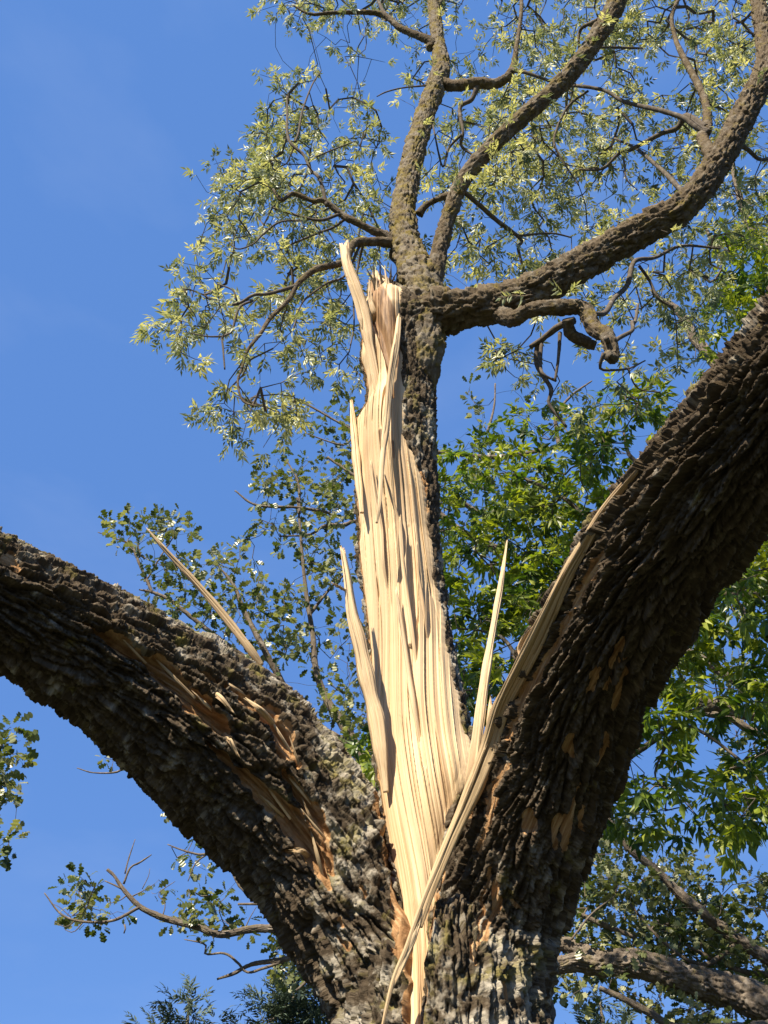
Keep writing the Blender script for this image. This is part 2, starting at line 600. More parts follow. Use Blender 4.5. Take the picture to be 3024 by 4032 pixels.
# gashes torn into the left limb: (polyline, half widths, depth m)
GASHES = [
    ([(330, 2455), (514, 2551), (689, 2671), (808, 2781), (880, 2880)], [6, 26, 46, 56, 20], .055),
    ([(772, 2634), (919, 2707), (1038, 2799), (1130, 2919), (1180, 3020)], [10, 26, 36, 40, 14], .045),
    ([(808, 2919), (937, 3038), (1038, 3121), (1139, 3231), (1222, 3360), (1290, 3500)], [8, 24, 40, 52, 48, 14], .045),
    ([(1120, 3040), (1222, 3176), (1277, 3286), (1304, 3433)], [10, 26, 30, 14], .035),
]
# places where only the outer bark came off
BARES = [
    ([(1420, 3490), (1440, 3530)], [16, 10]), ([(1560, 3490), (1575, 3640), (1580, 3790)], [16, 34, 14]), ([(1560, 3740), (1590, 3810)], [20, 10]),
    ([(1946, 3470), (1960, 3540), (1930, 3620), (1905, 3700)], [8, 26, 14, 20]), ([(1850, 3700), (1858, 3780)], [8, 5]),
    ([(1975, 3880), (1990, 3930)], [14, 18]), ([(2020, 3540), (2045, 3580)], [10, 12]), ([(1340, 3620), (1350, 3660)], [10, 8]), ([(1320, 3690), (1365, 3730)], [6, 14]),
    ([(2447, 2518), (2425, 2570), (2403, 2621)], [10, 12, 16]), ([(2351, 2650), (2321, 2710)], [18, 16]), ([(2395, 2680), (2380, 2715)], [12, 14]),
    ([(2462, 2650), (2450, 2700), (2417, 2784)], [14, 16, 12]), ([(2250, 2900), (2235, 2960)], [22, 20]), ([(2390, 2900), (2373, 2968), (2343, 3027)], [8, 13, 10]),
    ([(2280, 3090), (2255, 3175), (2218, 3345)], [8, 18, 15]), ([(2300, 3180), (2285, 3260)], [7, 7]), ([(2200, 3230), (2180, 3330)], [14, 12]),
    ([(2070, 3205), (2075, 3250)], [28, 30]), ([(2440, 2600), (2470, 2580)], [8, 8]),
    ([(2010, 2900), (2060, 2760), (2140, 2620), (2200, 2510), (2260, 2380), (2330, 2250), (2380, 2150)], [14, 20, 16, 14, 18, 16, 6]),
    ([(1880, 3360), (1930, 3200), (1985, 3020)], [10, 22, 24]), ([(1870, 3790), (1900, 3560), (1930, 3420)], [5, 9, 5]),
    ([(30, 2200), (70, 2240)], [18, 12]),
]
# the crack down the front of the trunk that the pale wood stands in
CRACK = ([(1665, 2960), (1665, 3150), (1650, 3300), (1645, 3450), (1645, 3600), (1632, 3780), (1630, 4032), (1632, 4300), (1634, 4600)], [200, 180, 135, 95, 62, 42, 36, 26, 6])


def make_trunk():
    V, F = union_surface([np.vstack([trunk_low, trunk_rows]), left_rows, right_rows], .0062)
    V = laplace(V, F, 14)
    N = vnormals(V, F)
    # bark coordinates from the nearest of the three centre lines
    best = np.full(len(V), 1e9); U = np.zeros(len(V)); S = np.zeros(len(V)); NU = np.zeros(len(V), int); W = np.zeros(len(V), int)
    BC = np.zeros((len(V), 3))
    jit = (vn3(V, 9, 5) - .5) * .12
    for k, rws in enumerate((np.vstack([trunk_low, trunk_rows]), left_rows, right_rows)):
        pr, s = resample(catmull(rws), .03)
        tan, nrm, bi = frames(pr[:, :3])
        idx = np.empty(len(V), int)
        for c in range(0, len(V), 20000):
            q = V[c:c + 20000]
            d2 = ((q[:, None] - pr[None, :, :3]) ** 2).sum(2)
            idx[c:c + 20000] = d2.argmin(1)
        rel = V - pr[idx, :3]
        ss = s[idx] + (rel * tan[idx]).sum(1)
        d = np.linalg.norm(rel - tan[idx] * (rel * tan[idx]).sum(1)[:, None], axis=1) - pr[idx, 3] + (jit if k else .02)
        ang = np.arctan2((rel * bi[idx]).sum(1), (rel * nrm[idx]).sum(1))
        Rm = .31 if k else .44
        near = d < best
        best = np.where(near, d, best)
        nu = int(round(2 * math.pi * Rm / .062))
        U = np.where(near, (ang / (2 * math.pi) + .5) * nu, U); S = np.where(near, ss + k * 37.0, S)
        NU = np.where(near, nu, NU); W = np.where(near, k, W)
        BC = np.where(near[:, None], np.stack([np.cos(ang) * Rm, np.sin(ang) * Rm, ss + k * 7.3], 1), BC)
    H = np.zeros(len(V)); RID = np.zeros(len(V))
    for k in range(3):
        m = W == k
        if m.any():
            h, rid = bark_height(U[m], S[m], int(NU[m][0]), V[m], .062, .27, 20 + k)
            H[m] = h; RID[m] = rid
    px, py, z = project(V)
    facing = ((V - CAM) * N).sum(1) < 0
    px = px + (vn3(V, 22, 91) - .5) * 26; py = py + (vn3(V, 22, 92) - .5) * 26
    bare = np.zeros(len(V)); disp = .082 * (H - .52)
    rag = (vn3(V, 40, 8) - .5) * .5 + (vn3(V, 14, 18) - .5) * 1.3
    fib = (vn2(U * 5.0 + 3 * (vn3(V, 5, 9)), S * 3.0, 41) - .5)
    for poly, hw, dep in GASHES:
        d, al = seg_dist(px, py, poly, hw)
        k = np.where(facing, 1 - sstep(d + rag, .80, 1.1), 0)
        disp = disp * (1 - k) + k * (-dep * 1.5 * (.5 + .5 * (1 - np.clip(d, 0, 1) ** 2)) + fib * .045 + .012 * H)
        bare = np.maximum(bare, k)
    for poly, hw in BARES:
        d, al = seg_dist(px, py, poly, hw)
        k = np.where(facing, 1 - sstep(d + rag, .7, 1.2), 0)
        disp = disp * (1 - k) + k * (-.012 + fib * .010 + .004 * H)
        bare = np.maximum(bare, k)
    d, al = seg_dist(px, py, *CRACK)
    k = np.where(facing, 1 - sstep(d, .55, 1.15), 0)
    disp = disp * (1 - k) + k * (-.13)
    bare = np.maximum(bare, np.where(facing, 1 - sstep(d, .95, 1.25), 0) * .9)
    V2 = V + N * disp[:, None]
    zt = P(1735, np.array([3950.0, 3350.0, 2900.0]), 4.5)[:, 2]
    nearl = sstep(V[:, 0], P(1050, 3100, 4.3)[0], P(1330, 3100, 4.3)[0])
    lowr = 1 - sstep(V[:, 2] + .35 * (vn3(V, 4, 76) - .5), zt[0], zt[1])
    left_side = 1 - sstep(V[:, 0] + .2 * (vn3(V, 5, 75) - .5), BASE[0] - .12, BASE[0] + .1)
    place_m = np.maximum(lowr * .26, left_side * (.05 + .23 * nearl))  # lichen of the foot and left front, thickened to paint the sunlit side brighter
    moss_and_sun = place_m + .25 * (vn3(V, 1.3, 77) - .5) + .22 * np.clip(N[:, 2], -.3, 1)  # patchy lichen, plus sunlit brightness painted onto up-facing bark
    attrs = dict(bc=BC, plate=RID, bare=bare, moss_and_sun=moss_and_sun)
    # part of each face: trunk, or one of the two limbs once they leave it
    fw = W[F[:, 0]]
    fc = V[F].mean(1)
    lim_l = (fw == 1) & (fc[:, 0] < P(1330, 3500, 4.3)[0] + (fc[:, 2] - 2.6) * .5)
    lim_r = (fw == 2) & (fc[:, 2] > P(1958, 3560, 4.36)[2])
    for nm, sel in (("trunk", ~(lim_l | lim_r)), ("limb", lim_l), ("limb", lim_r)):
        f = F[sel]
        u, inv = np.unique(f, return_inverse=True)
        build(nm, V2[u], inv.reshape(-1, 4), M_BARK, split_tree, {a: b[u] for a, b in attrs.items()})
    return V, N


TRUNK_V, TRUNK_N = make_trunk()

# ------------------------------------------------------------------ the spar: bark shell behind, torn pale wood in front
#           py    L     R     B     Y(center)
SPAR = np.array([
(1098, 1462, 1478, 1500, 4.0), (1130, 1458, 1500, 1540, 4.0), (1165, 1450, 1530, 1590, 4.01), (1195, 1438, 1552, 1630, 4.02), (1225, 1424, 1568, 1670, 4.02), (1254, 1422, 1578, 1712, 4.02), (1311, 1435, 1580, 1745, 4.03), (1375, 1425, 1576, 1716, 4.05), (1419, 1422, 1570, 1702, 4.06), (1470, 1441, 1568, 1700, 4.07),
    (1539, 1451, 1578, 1703, 4.09), (1590, 1447, 1574, 1706, 4.10), (1625, 1425, 1574, 1707, 4.11), (1655, 1406, 1574, 1707, 4.12), (1710, 1402, 1574, 1707, 4.13),
    (1800, 1404, 1586, 1709, 4.15), (1850, 1410, 1596, 1711, 4.16), (1920, 1404, 1625, 1713, 4.18), (2010, 1411, 1668, 1716, 4.20), (2084, 1420, 1679, 1719, 4.22), (2141, 1413, 1684, 1722, 4.24),
    (2235, 1423, 1691, 1733, 4.26), (2353, 1438, 1711, 1744, 4.285), (2470, 1450, 1732, 1762, 4.305), (2588, 1462, 1750, 1780, 4.32), (2700, 1466, 1780, 1808, 4.33),
    (2823, 1472, 1809, 1834, 4.335), (2953, 1484, 1838, 1856, 4.335), (3076, 1494, 1835, 1870, 4.325), (3176, 1506, 1795, 1840, 4.31), (3301, 1530, 1752, 1795, 4.285),
    (3397, 1553, 1725, 1760, 4.262), (3464, 1571, 1712, 1740, 4.244), (3563, 1588, 1700, 1715, 4.222), (3662, 1600, 1690, 1700, 4.215), (3762, 1598, 1682, 1690, 4.195), (3895, 1596, 1672, 1680, 4.175), (4032, 1592, 1664, 1670, 4.16),
    (4200, 1596, 1656, 1662, 4.15), (4400, 1606, 1650, 1655, 4.14)], float)


def spar_stations(ds=.008):
    pyq = SPAR[:, 0]
    z = P(np.full(len(SPAR), 1600.0), SPAR[:, 0], SPAR[:, 4])[:, 2]
    s = np.concatenate([[0], np.cumsum(np.abs(np.diff(z)))])
    n = int(s[-1] / ds)
    q = np.linspace(0, s[-1], n)
    st = np.stack([np.interp(q, s, SPAR[:, k]) for k in range(5)], 1)
    ker = np.ones(5) / 5
    for k in (1, 2, 3):
        pad = np.pad(st[:, k], 2, mode='edge')
        st[:, k] = np.convolve(pad, ker, 'valid')
        wide = np.convolve(np.pad(st[:, k], 18, mode='edge'), np.hanning(37) / np.hanning(37).sum(), 'valid')
        low = sstep(st[:, 0], 2650, 2850)
        st[:, k] = st[:, k] * (1 - low) + wide * low
    return st, q


def make_spar():
    st, q = spar_stations()
    n = len(st)
    py, pl, pr_, pb, Yc = st.T
    pl = pl + (vn2(q / .18, q * 0, 51) - .5) * 6 + (vn2(q / .02, q * 0, 52) - .5) * 2
    pr_ = pr_ + (vn2(q / .16, q * 0, 53) - .5) * 22 + (vn2(q / .05, q * 0, 55) - .5) * 8 + (vn2(q / .012, q * 0, 54) - .5) * 5
    m = mpp(py, Yc)
    pl0, pr0 = st[:, 1], st[:, 2]
    dl = (pl - pl0) * m; dr = (pr_ - pr0) * m
    Lp = P(pl0, py, Yc); Bp = P(pb, py, Yc)
    C = (Lp + Bp) / 2
    rx = (Bp[:, 0] - Lp[:, 0]) / 2
    ry = rx * .85
    xr = np.clip(((pr0 - (pl0 + pb) / 2) * m) / rx, -.98, .98)
    xrr = np.clip(((pr_ - (pl0 + pb) / 2) * m) / rx, -.98, .98)
    thR = np.arccos(xrr)                        # front angle of the wood/bark boundary
    # wood face
    nc = 270
    a = np.linspace(0, 1, nc)[None]
    x0 = -rx[:, None]; x1 = (rx * xr)[:, None]
    yR = (-ry * np.sin(np.arccos(xr)))[:, None]
    X = x0 + (x1 - x0) * a + dl[:, None] * np.clip(1 - a * 14, 0, 1) + (dr[:, None] + .012) * np.clip(1 - (1 - a) * 14, 0, 1)
    width = (x1 - x0)
    mid = C[:, 0] + x0[:, 0] + .2 * (1 - sstep(py, 2300, 2900)) * (x1 - x0)[:, 0]
    mid = np.convolve(np.pad(mid, 70, mode='edge'), np.hanning(141) / np.hanning(141).sum(), 'valid')
    aw = (C[:, None, 0] + X - mid[:, None])
    aw = aw + .020 * (vn2(aw / .045, q[:, None] / 2.5 + 0 * aw, 60) - .5) + .016 * (vn2(q[:, None] / .9 + 0 * a, a * 2.5 + 0 * q[:, None], 61) - .5) + .003 * (vn2(q[:, None] / .25 + 0 * a, a * 5, 62) - .5)   # metres across, fibres wander a little
    Sq = np.broadcast_to(q[:, None], aw.shape)
    front = yR * a - .62 * ry[:, None] * np.sin(math.pi * np.clip(a, 0, 1)) ** .8
    fibre = (vn2(aw / .011, Sq / 1.6, 63) - .5) * .006 + (vn2(aw / .0050, Sq / .6, 64) - .5) * .003 + (vn2(aw / .05, Sq / 1.8, 65) - .5) * .016
    F1, F2, rid, dv, du = worley(aw.ravel() / .060, Sq.ravel() / 2.4, 0, 66)
    ledge = (rid.reshape(aw.shape) - .5) * .020
    G1, G2, rid2, dv2, du2 = worley(aw.ravel() / .020, Sq.ravel() / 2.0, 0, 67)
    ledge += (rid2.reshape(aw.shape) - .5) * .006
    for sc_, wd_, dp_, sd_ in ((.034, .035, .016, 71), (.055, .026, .026, 73)):      # long drying cracks along the grain
        cr = np.abs(vn2(aw / sc_, Sq / 1.9, sd_) - .5)
        fibre = fibre + dp_ * (1 - sstep(cr, 0, wd_)) * sstep(vn2(aw / sc_ * .5, Sq / .6, sd_ + 9), .45, .6)
    edge = np.minimum(1, np.minimum(a, 1 - a) * 9)
    k = np.clip(width / .35, .25, 1)
    Yo = front + (fibre + ledge) * edge * k
    V = np.stack([C[:, None, 0] + X, C[:, None, 1] + Yo, np.broadcast_to(C[:, None, 2], X.shape)], -1)
    # the decayed brown heart near the broken top, and the knot hollow
    ppx, ppy, _ = project(V.reshape(-1, 3))
    d1, _ = seg_dist(ppx, ppy, [(1462, 1205), (1500, 1300), (1532, 1420), (1545, 1560)], [22, 24, 16, 8])
    d2, _ = seg_dist(ppx, ppy, [(1480, 1120), (1520, 1230), (1555, 1340), (1560, 1440)], [30, 48, 36, 10])
    d3, _ = seg_dist(ppx, ppy, [(1500, 1700), (1512, 1780), (1500, 1900)], [16, 14, 6])
    d4, _ = seg_dist(ppx, ppy, [(1545, 1740), (1550, 1800)], [10, 8])
    dec = np.maximum.reduce([1 - sstep(d1, .5, 1.2), .8 * (1 - sstep(d2, .6, 1.1)), .8 * (1 - sstep(d3, .4, 1.2)), .7 * (1 - sstep(d4, .4, 1.2))])
    hollow = (1 - sstep(d1, .3, 1.1)) * .05
    V = V.reshape(-1, 3)
    jag = (.11 * (vn2(a * 9, a * 0, 68) - .45) + .05 * (vn2(a * 26, a * 0, 69) - .5)) * np.exp(-q / .07)[:, None]
    V[:, 2] += jag.ravel()
    V[:, 1] += hollow
    bc = np.stack([aw.ravel(), np.zeros(aw.size), -Sq.ravel()], 1)
    # side tucks so that the wood is a solid slab
    F = grid_faces(n, nc, False)
    build("split_wood", V, F, M_WOOD, split_tree, dict(bc=bc, bare=dec))
    # bark shell
    nb = 190
    t = np.linspace(0, 1, nb)[None]
    ang = thR[:, None] + .03 - t * (thR[:, None] + .03 + math.pi + .12)
    th2 = ang
    x = np.cos(th2) * rx[:, None]; y = -np.sin(th2) * ry[:, None]
    nx = np.cos(th2); ny = -np.sin(th2)
    posn = np.stack([C[:, None, 0] + x, C[:, None, 1] + y, np.broadcast_to(C[:, None, 2], x.shape)], -1).reshape(-1, 3)
    nu = 26
    U = (th2 / (2 * math.pi) * nu).ravel(); S = np.broadcast_to(q[:, None], x.shape).ravel()
    h, rid = bark_height(U, S, nu, posn, .050, .095, 33)
    tt = np.broadcast_to(t, x.shape).ravel()
    lift = .038 * (h - .25) * sstep(tt, 0, .012) * (1 - sstep(tt, .97, 1.0))
    Vb = posn + np.stack([nx.ravel(), ny.ravel(), 0 * nx.ravel()], 1) * lift[:, None]
    # rag where the bark has peeled off above the wood, on the front between R and the silhouette
    px2, py2, _ = project(posn)
    front_m = (y.ravel() < 0)
    bare = np.where(front_m, np.maximum(0, 1 - seg_dist(px2, py2, [(1625, 1850), (1650, 1900), (1665, 2010)], [30, 38, 22])[0] * .8), 0)
    bare = np.maximum(bare, np.where(tt > .985, 1, 0) * .8)
    Vb[:, 1] += np.where(bare > .3, .012, 0)
    moss_and_sun = .12 + .5 * (vn3(posn, 2.2, 78) - .4)
    bcb = np.stack([np.cos(th2).ravel() * .25, np.sin(th2).ravel() * .25, S], 1)
    build("stem", Vb, grid_faces(n, nb, False)[:, ::-1], M_BARK, split_tree, dict(bc=bcb, plate=rid, bare=bare, moss_and_sun=moss_and_sun))


make_spar()


TPX, TPY, TPZ = project(TRUNK_V)
LIMB_AX, _ = resample(catmull(right_rows), .03)


def limb_y(px, py, near=.02, rad=14):
    """Y of the limb's bark surface seen at a pixel, a little nearer by near metres"""
    d = np.hypot(TPX - px, TPY - py)
    k = d < rad
    if k.sum() < 4:
        k = d < d.min() + 12
    z = TPZ[k].min() - near
    return float(z * (CP - (2016 - py) / 2016 * T * SP))


# ------------------------------------------------------------------ splinters and torn strips
def splinter(rows, thick=.5, mat=None, seed=0, name="splinter", ds=.008, label=None, strands=2):
    """rows (px, py, Y, half width px) from the tip down; a bundle of flat, fibrous strands that fray at the tip"""
    base = px_path(rows)
    pr0, s0 = resample(catmull(base), ds)
    view = pr0[:, :3] - CAM
    view /= np.linalg.norm(view, axis=1)[:, None]
    rr = np.random.default_rng(seed + 1000)
    Vs, Fq, Ft, BCs, off = [], [], [], [], 0
    jobs = [(0.0, 0.0, 1.0, 0.0, 1.0)]
    for k in range(strands):                       # (side offset, depth offset, width share, start, end)
        a = rr.uniform(0, .35)
        jobs.append((rr.uniform(-.85, .85), rr.uniform(-.5, -.1), rr.uniform(.16, .42), a, min(1, a + rr.uniform(.3, .8))))
    for q, (so_, do_, ws_, t0, t1) in enumerate(jobs):
        i0 = int(t0 * (len(pr0) - 1)); i1 = max(i0 + 4, int(t1 * (len(pr0) - 1)) + 1)
        pr = pr0[i0:i1].copy(); s = s0[i0:i1] - s0[i0]; vw = view[i0:i1]
        n = len(pr)
        if n < 4:
            continue
        tan, _, _ = frames(pr[:, :3])
        side = np.cross(tan, vw); side /= np.linalg.norm(side, axis=1)[:, None]
        fr = np.cross(side, tan)
        Rm = pr[:, 3].copy()
        if q:
            u = s / s[-1]
            pr[:, :3] += side * (so_ * Rm * (1 + .5 * (1 - u) ** 2 * rr.uniform(-.2, 1)))[:, None] + fr * (do_ * Rm * thick - Rm * thick * .5 - .010 * (1 - u) ** 3)[:, None]
            pr[:, 3] = Rm * ws_ * np.clip(u * 6 + .12, 0, 1) * np.clip((1 - u) * 5 + .1, 0, 1)
        nc = 44 if Rm.max() > .02 and not q else 18
        th = np.arange(nc) / nc * 2 * math.pi
        tw = .7 * (vn2(s / .7, s * 0, seed + q) - .5)
        c = np.cos(th)[None]; si = np.sin(th)[None]
        sq = (np.abs(c) ** 4 + np.abs(si) ** 4) ** (-1 / 4)
        R = pr[:, 3][:, None] * (1 + .3 * (vn2(s / .12, s * 0, seed + 5 + q) - .5) * sstep(s, 0, .1))[:, None]
        thb = np.broadcast_to(th, (n, nc)); sb = np.broadcast_to(s[:, None], (n, nc))
        wob = sstep(np.abs(th - math.pi), 0, .4)[None]
        fib = 1 + (.40 * (vn2(thb * 3.2, sb / .6, seed + 1) - .5) + .36 * (vn2(thb * 9, sb / .8, seed + 2) - .5)) * wob
        a = c * sq * R * fib; b = si * sq * R * thick * fib
        ca, sa = np.cos(tw)[:, None], np.sin(tw)[:, None]
        a, b = a * ca - b * sa, a * sa + b * ca
        V = pr[:, None, :3] + a[..., None] * side[:, None] + b[..., None] * fr[:, None]
        k = np.exp(-s / (.04 + 1.5 * Rm[0]))[:, None]
        sh = (vn2(th * 5, th * 0, seed + 4 + q) - .35)[None] * (.05 + 3.5 * pr[0, 3]) * k
        V = V - tan[:, None] * sh[..., None]
        V = V.reshape(-1, 3)
        V = np.vstack([V, (pr[0, :3] - tan[0] * sh[0].mean())[None], pr[-1, :3][None]])
        j = np.arange(nc); j2 = (j + 1) % nc
        Fq.append(grid_faces(n, nc, True) + off)
        Ft.append(np.stack([np.full(nc, n * nc), j2, j], 1) + off); Ft.append(np.stack([np.full(nc, n * nc + 1), (n - 1) * nc + j, (n - 1) * nc + j2], 1) + off)
        bc = np.stack([a.ravel() * 1.6 + seed * .37 + q, b.ravel() * 1.6, sb.ravel() + seed], 1)
        BCs.append(np.vstack([bc, bc[:1], bc[-1:]])); Vs.append(V); off += len(V)
    V = np.vstack(Vs)
    o = build(name, V, Fq + Ft, mat or M_WOOD, split_tree, dict(bc=np.vstack(BCs), bare=np.zeros(len(V))))
    if label:
        o["label"] = label
    return o


splinter([(1357, 980, 3.70, 17), (1366, 1040, 3.72, 18), (1395, 1120, 3.76, 19), (1420, 1190, 3.80, 21), (1437, 1260, 3.84, 22), (1450, 1340, 3.88, 20), (1470, 1440, 3.93, 16), (1488, 1540, 3.98, 10), (1500, 1600, 4.03, 4)], .45, seed=1, label="broad torn flake standing up at the top of the wood")
splinter([(1571, 1242, 3.82, 8), (1561, 1343, 3.82, 11), (1536, 1501, 3.83, 11), (1523, 1660, 3.85, 11), (1504, 1818, 3.87, 10), (1495, 1976, 3.89, 8), (1483, 2060, 3.92, 4)], .8, seed=2, label="long raised ribbon of wood down the spar face")
splinter([(1384, 1590, 4.1, 5), (1390, 1660, 4.1, 10), (1398, 1760, 4.1, 14), (1412, 1900, 4.1, 14), (1425, 2020, 4.1, 8)], .6, seed=3)
splinter([(1350, 2170, 4.0, 8), (1368, 2282, 4.02, 15), (1385, 2412, 4.05, 20), (1415, 2529, 4.08, 25), (1450, 2694, 4.12, 26), (1480, 2823, 4.15, 26), (1500, 2970, 4.18, 22), (1520, 3120, 4.22, 10)], .5, seed=4, label="long splinter peeled off the spar's left edge")
splinter([(1326, 2306, 3.99, 3), (1345, 2316, 4.0, 5), (1362, 2326, 4.02, 5)], .8, seed=5, ds=.004)
splinter([(1994, 2147, 3.86, 3), (1973, 2294, 3.86, 9), (1944, 2459, 3.88, 13), (1908, 2676, 3.9, 17), (1882, 2882, 3.92, 21), (1858, 3060, 3.95, 22), (1835, 3170, 4.02, 10)], .5, seed=6, label="tall thin spike of wood leaning right")
splinter([(1931, 2761, 3.9, 2), (1930, 2800, 3.9, 9), (1928, 2870, 3.92, 11), (1935, 2930, 3.93, 7)], .5, seed=7, ds=.004)
splinter([(583, 2087, 3.95, 2), (643, 2156, 3.97, 8), (762, 2285, 4.0, 12), (873, 2413, 4.03, 14), (974, 2542, 4.06, 15), (1030, 2620, 4.1, 10)], .45, M_WOODG, seed=8, label="pointed splinter standing out above the left limb")
# the strip still hanging on the edge of the right limb, from its torn top down into the crotch
splinter([(x - 27, y - 6, limb_y(x - 22, y - 5, .02), h * .8) for x, y, h in [(2590, 1785, 4), (2530, 1862, 14), (2450, 1960, 20), (2385, 2050, 24), (2318, 2165, 30), (2258, 2270, 34), (2205, 2380, 38), (2140, 2520, 44), (2085, 2630, 44), (2005, 2790, 40)]] + [(1935, 2920, 3.82, 31), (1890, 3040, 3.88, 29), (1830, 3180, 3.95, 26), (1768, 3320, 4.0, 23), (1715, 3450, 4.03, 21), (1672, 3570, 4.05, 18), (1648, 3650, 4.06, 14)], .5, M_WOODG, seed=9, name="torn_strip", label="long greyed strip torn along the right limb into the crotch", strands=9)
splinter([(2140, 2440, limb_y(2140, 2440), 6), (2090, 2500, limb_y(2090, 2500), 22), (2062, 2560, limb_y(2062, 2560), 24), (2062, 2600, limb_y(2062, 2600), 8)], .4, seed=10, ds=.005)
splinter([(1905, 2960, 3.78, 3), (1868, 3060, 3.84, 6), (1815, 3190, 3.90, 7), (1740, 3370, 3.96, 7), (1660, 3560, 3.98, 8), (1601, 3729, 3.99, 9), (1548, 3861, 4.0, 8), (1508, 4032, 4.01, 6), (1490, 4120, 4.02, 2)], .5, M_WOODG, seed=11, label="thin fibre ribbon crossing the crack at a slant")
splinter([(1655, 3600, 4.0, 10), (1625, 3690, 4.0, 16), (1596, 3760, 4.0, 14), (1560, 3850, 4.0, 8), (1540, 3900, 4.01, 3)], .4, seed=12)
for k, (x0, y0, x1, y1, hw) in enumerate([(1496, 1030, 1512, 1140, 7), (1540, 1048, 1520, 1150, 7), (1470, 1050, 1494, 1150, 7), (1446, 1062, 1484, 1160, 8), (1562, 1072, 1530, 1165, 7), (1514, 1052, 1518, 1180, 9), (1484, 1085, 1500, 1205, 13), (1528, 1100, 1538, 1220, 13), (1454, 1110, 1470, 1230, 13)]):
    xm = (x0 + x1) / 2 + (6 if k % 2 else -6)
    o = splinter([(x0, y0, 3.84, 1), (xm, (y0 + y1) / 2, 3.85, hw * .6), (x1, y1, 3.87, hw), (x1 + 4, y1 + 40, 3.93, hw)], .7, M_BARK if k < 5 else M_WOODG, seed=20 + k, ds=.006)
# long loose strands lying along the torn face
for k, (f0, f1, ya, yb, hw) in enumerate([(.30, .34, 1830, 2330, 7), (.62, .60, 2050, 2620, 8), (.46, .50, 2330, 2960, 9), (.55, .62, 1880, 2200, 5), (.84, .80, 2150, 2520, 5)]):
    rows = []
    for t in (0, .25, .5, .75, 1):
        py = ya + (yb - ya) * t; f = f0 + (f1 - f0) * t
        L, R, B, Yc = (np.interp(py, SPAR[:, 0], SPAR[:, c]) for c in (1, 2, 3, 4))
        rx = (B - L) * .5 * mpp(py, Yc)
        xr = ((R - (L + B) / 2) * mpp(py, Yc)) / rx
        Yf = Yc - .85 * rx * math.sin(math.acos(max(-1, min(1, xr)))) * f - .62 * .85 * rx * math.sin(math.pi * f) ** .8
        rows.append((L + (R - L) * f, py, Yf - (.030, .022, .018, .012, -.02)[int(t * 4)], hw * (.5, 1, 1.1, 1, .6)[int(t * 4)]))
    splinter(rows, .55, seed=160 + k, strands=1)
for k, (x0, y0, x1, y1, Y) in enumerate([(980, 2760, 1075, 2850, 0), (1160, 3350, 1215, 3370, 0), (905, 2790, 830, 2720, 0), (930, 2960, 880, 2890, 0)]):
    Y = limb_y((x0 + x1) / 2, (y0 + y1) / 2, .0)
    splinter([(x0, y0, Y - .02, 4), ((x0 + x1) / 2, (y0 + y1) / 2 - 8, Y - .03, 10), (x1, y1, Y + .06, 10)], .5, M_WOODG, seed=90 + k, ds=.006)

for k in range(12):
    poly, hw, dep = GASHES[k % 4]
    i = random.randrange(len(poly) - 1); f = random.random()
    x = poly[i][0] + (poly[i + 1][0] - poly[i][0]) * f; y = poly[i][1] + (poly[i + 1][1] - poly[i][1]) * f
    dx, dy = poly[i + 1][0] - poly[i][0], poly[i + 1][1] - poly[i][1]
    l = math.hypot(dx, dy); dx /= l; dy /= l
    o_ = random.uniform(-1, 1) * hw[i] * .8
    x -= dy * o_; y += dx * o_
    ln = random.uniform(50, 130); a = random.gauss(0, .16)
    dx, dy = dx * math.cos(a) - dy * math.sin(a), dx * math.sin(a) + dy * math.cos(a)
    Y = limb_y(x, y, -.035)
    splinter([(x - dx * ln, y - dy * ln, Y - random.uniform(.02, .05), 2), (x, y, Y - .01, random.uniform(3, 6)), (x + dx * ln, y + dy * ln, Y + .05, 5)], .35, M_WOODG if k % 3 else M_WOOD, seed=130 + k, ds=.006, strands=1)

# ------------------------------------------------------------------ skeletons, twigs and leaves
def leaf_template(kind):
    if kind == 'lance':
        pts = np.array([(0, 0, 0), (.38, -.5, .12), (.38, .5, .12), (.42, 0, 0), (1, 0, -.18)], float)
        tri = np.array([(0, 1, 3), (0, 3, 2), (1, 4, 3), (3, 4, 2)])
        return pts, tri
    prof = [(.16, .10), (.27, .34), (.38, .17), (.52, .5), (.66, .24), (.80, .40), (.92, .22)]
    pts = [(0, 0, 0)]
    for x, y in prof:
        pts += [(x, -y, .10 * y), (x, y, .10 * y)]
    pts.append((1, 0, -.12))
    n = len(prof)
    tri = [(0, 1, 2)]
    for i in range(n - 1):
        a, b, c, d = 1 + 2 * i, 2 + 2 * i, 3 + 2 * i, 4 + 2 * i
        tri += [(a, c, b), (b, c, d)]
    tri.append((1 + 2 * (n - 1), 2 * n + 1, 2 + 2 * (n - 1)))
    return np.array(pts, float), np.array(tri)


def unit(v):
    return v / (np.linalg.norm(v, axis=-1, keepdims=True) + 1e-9)


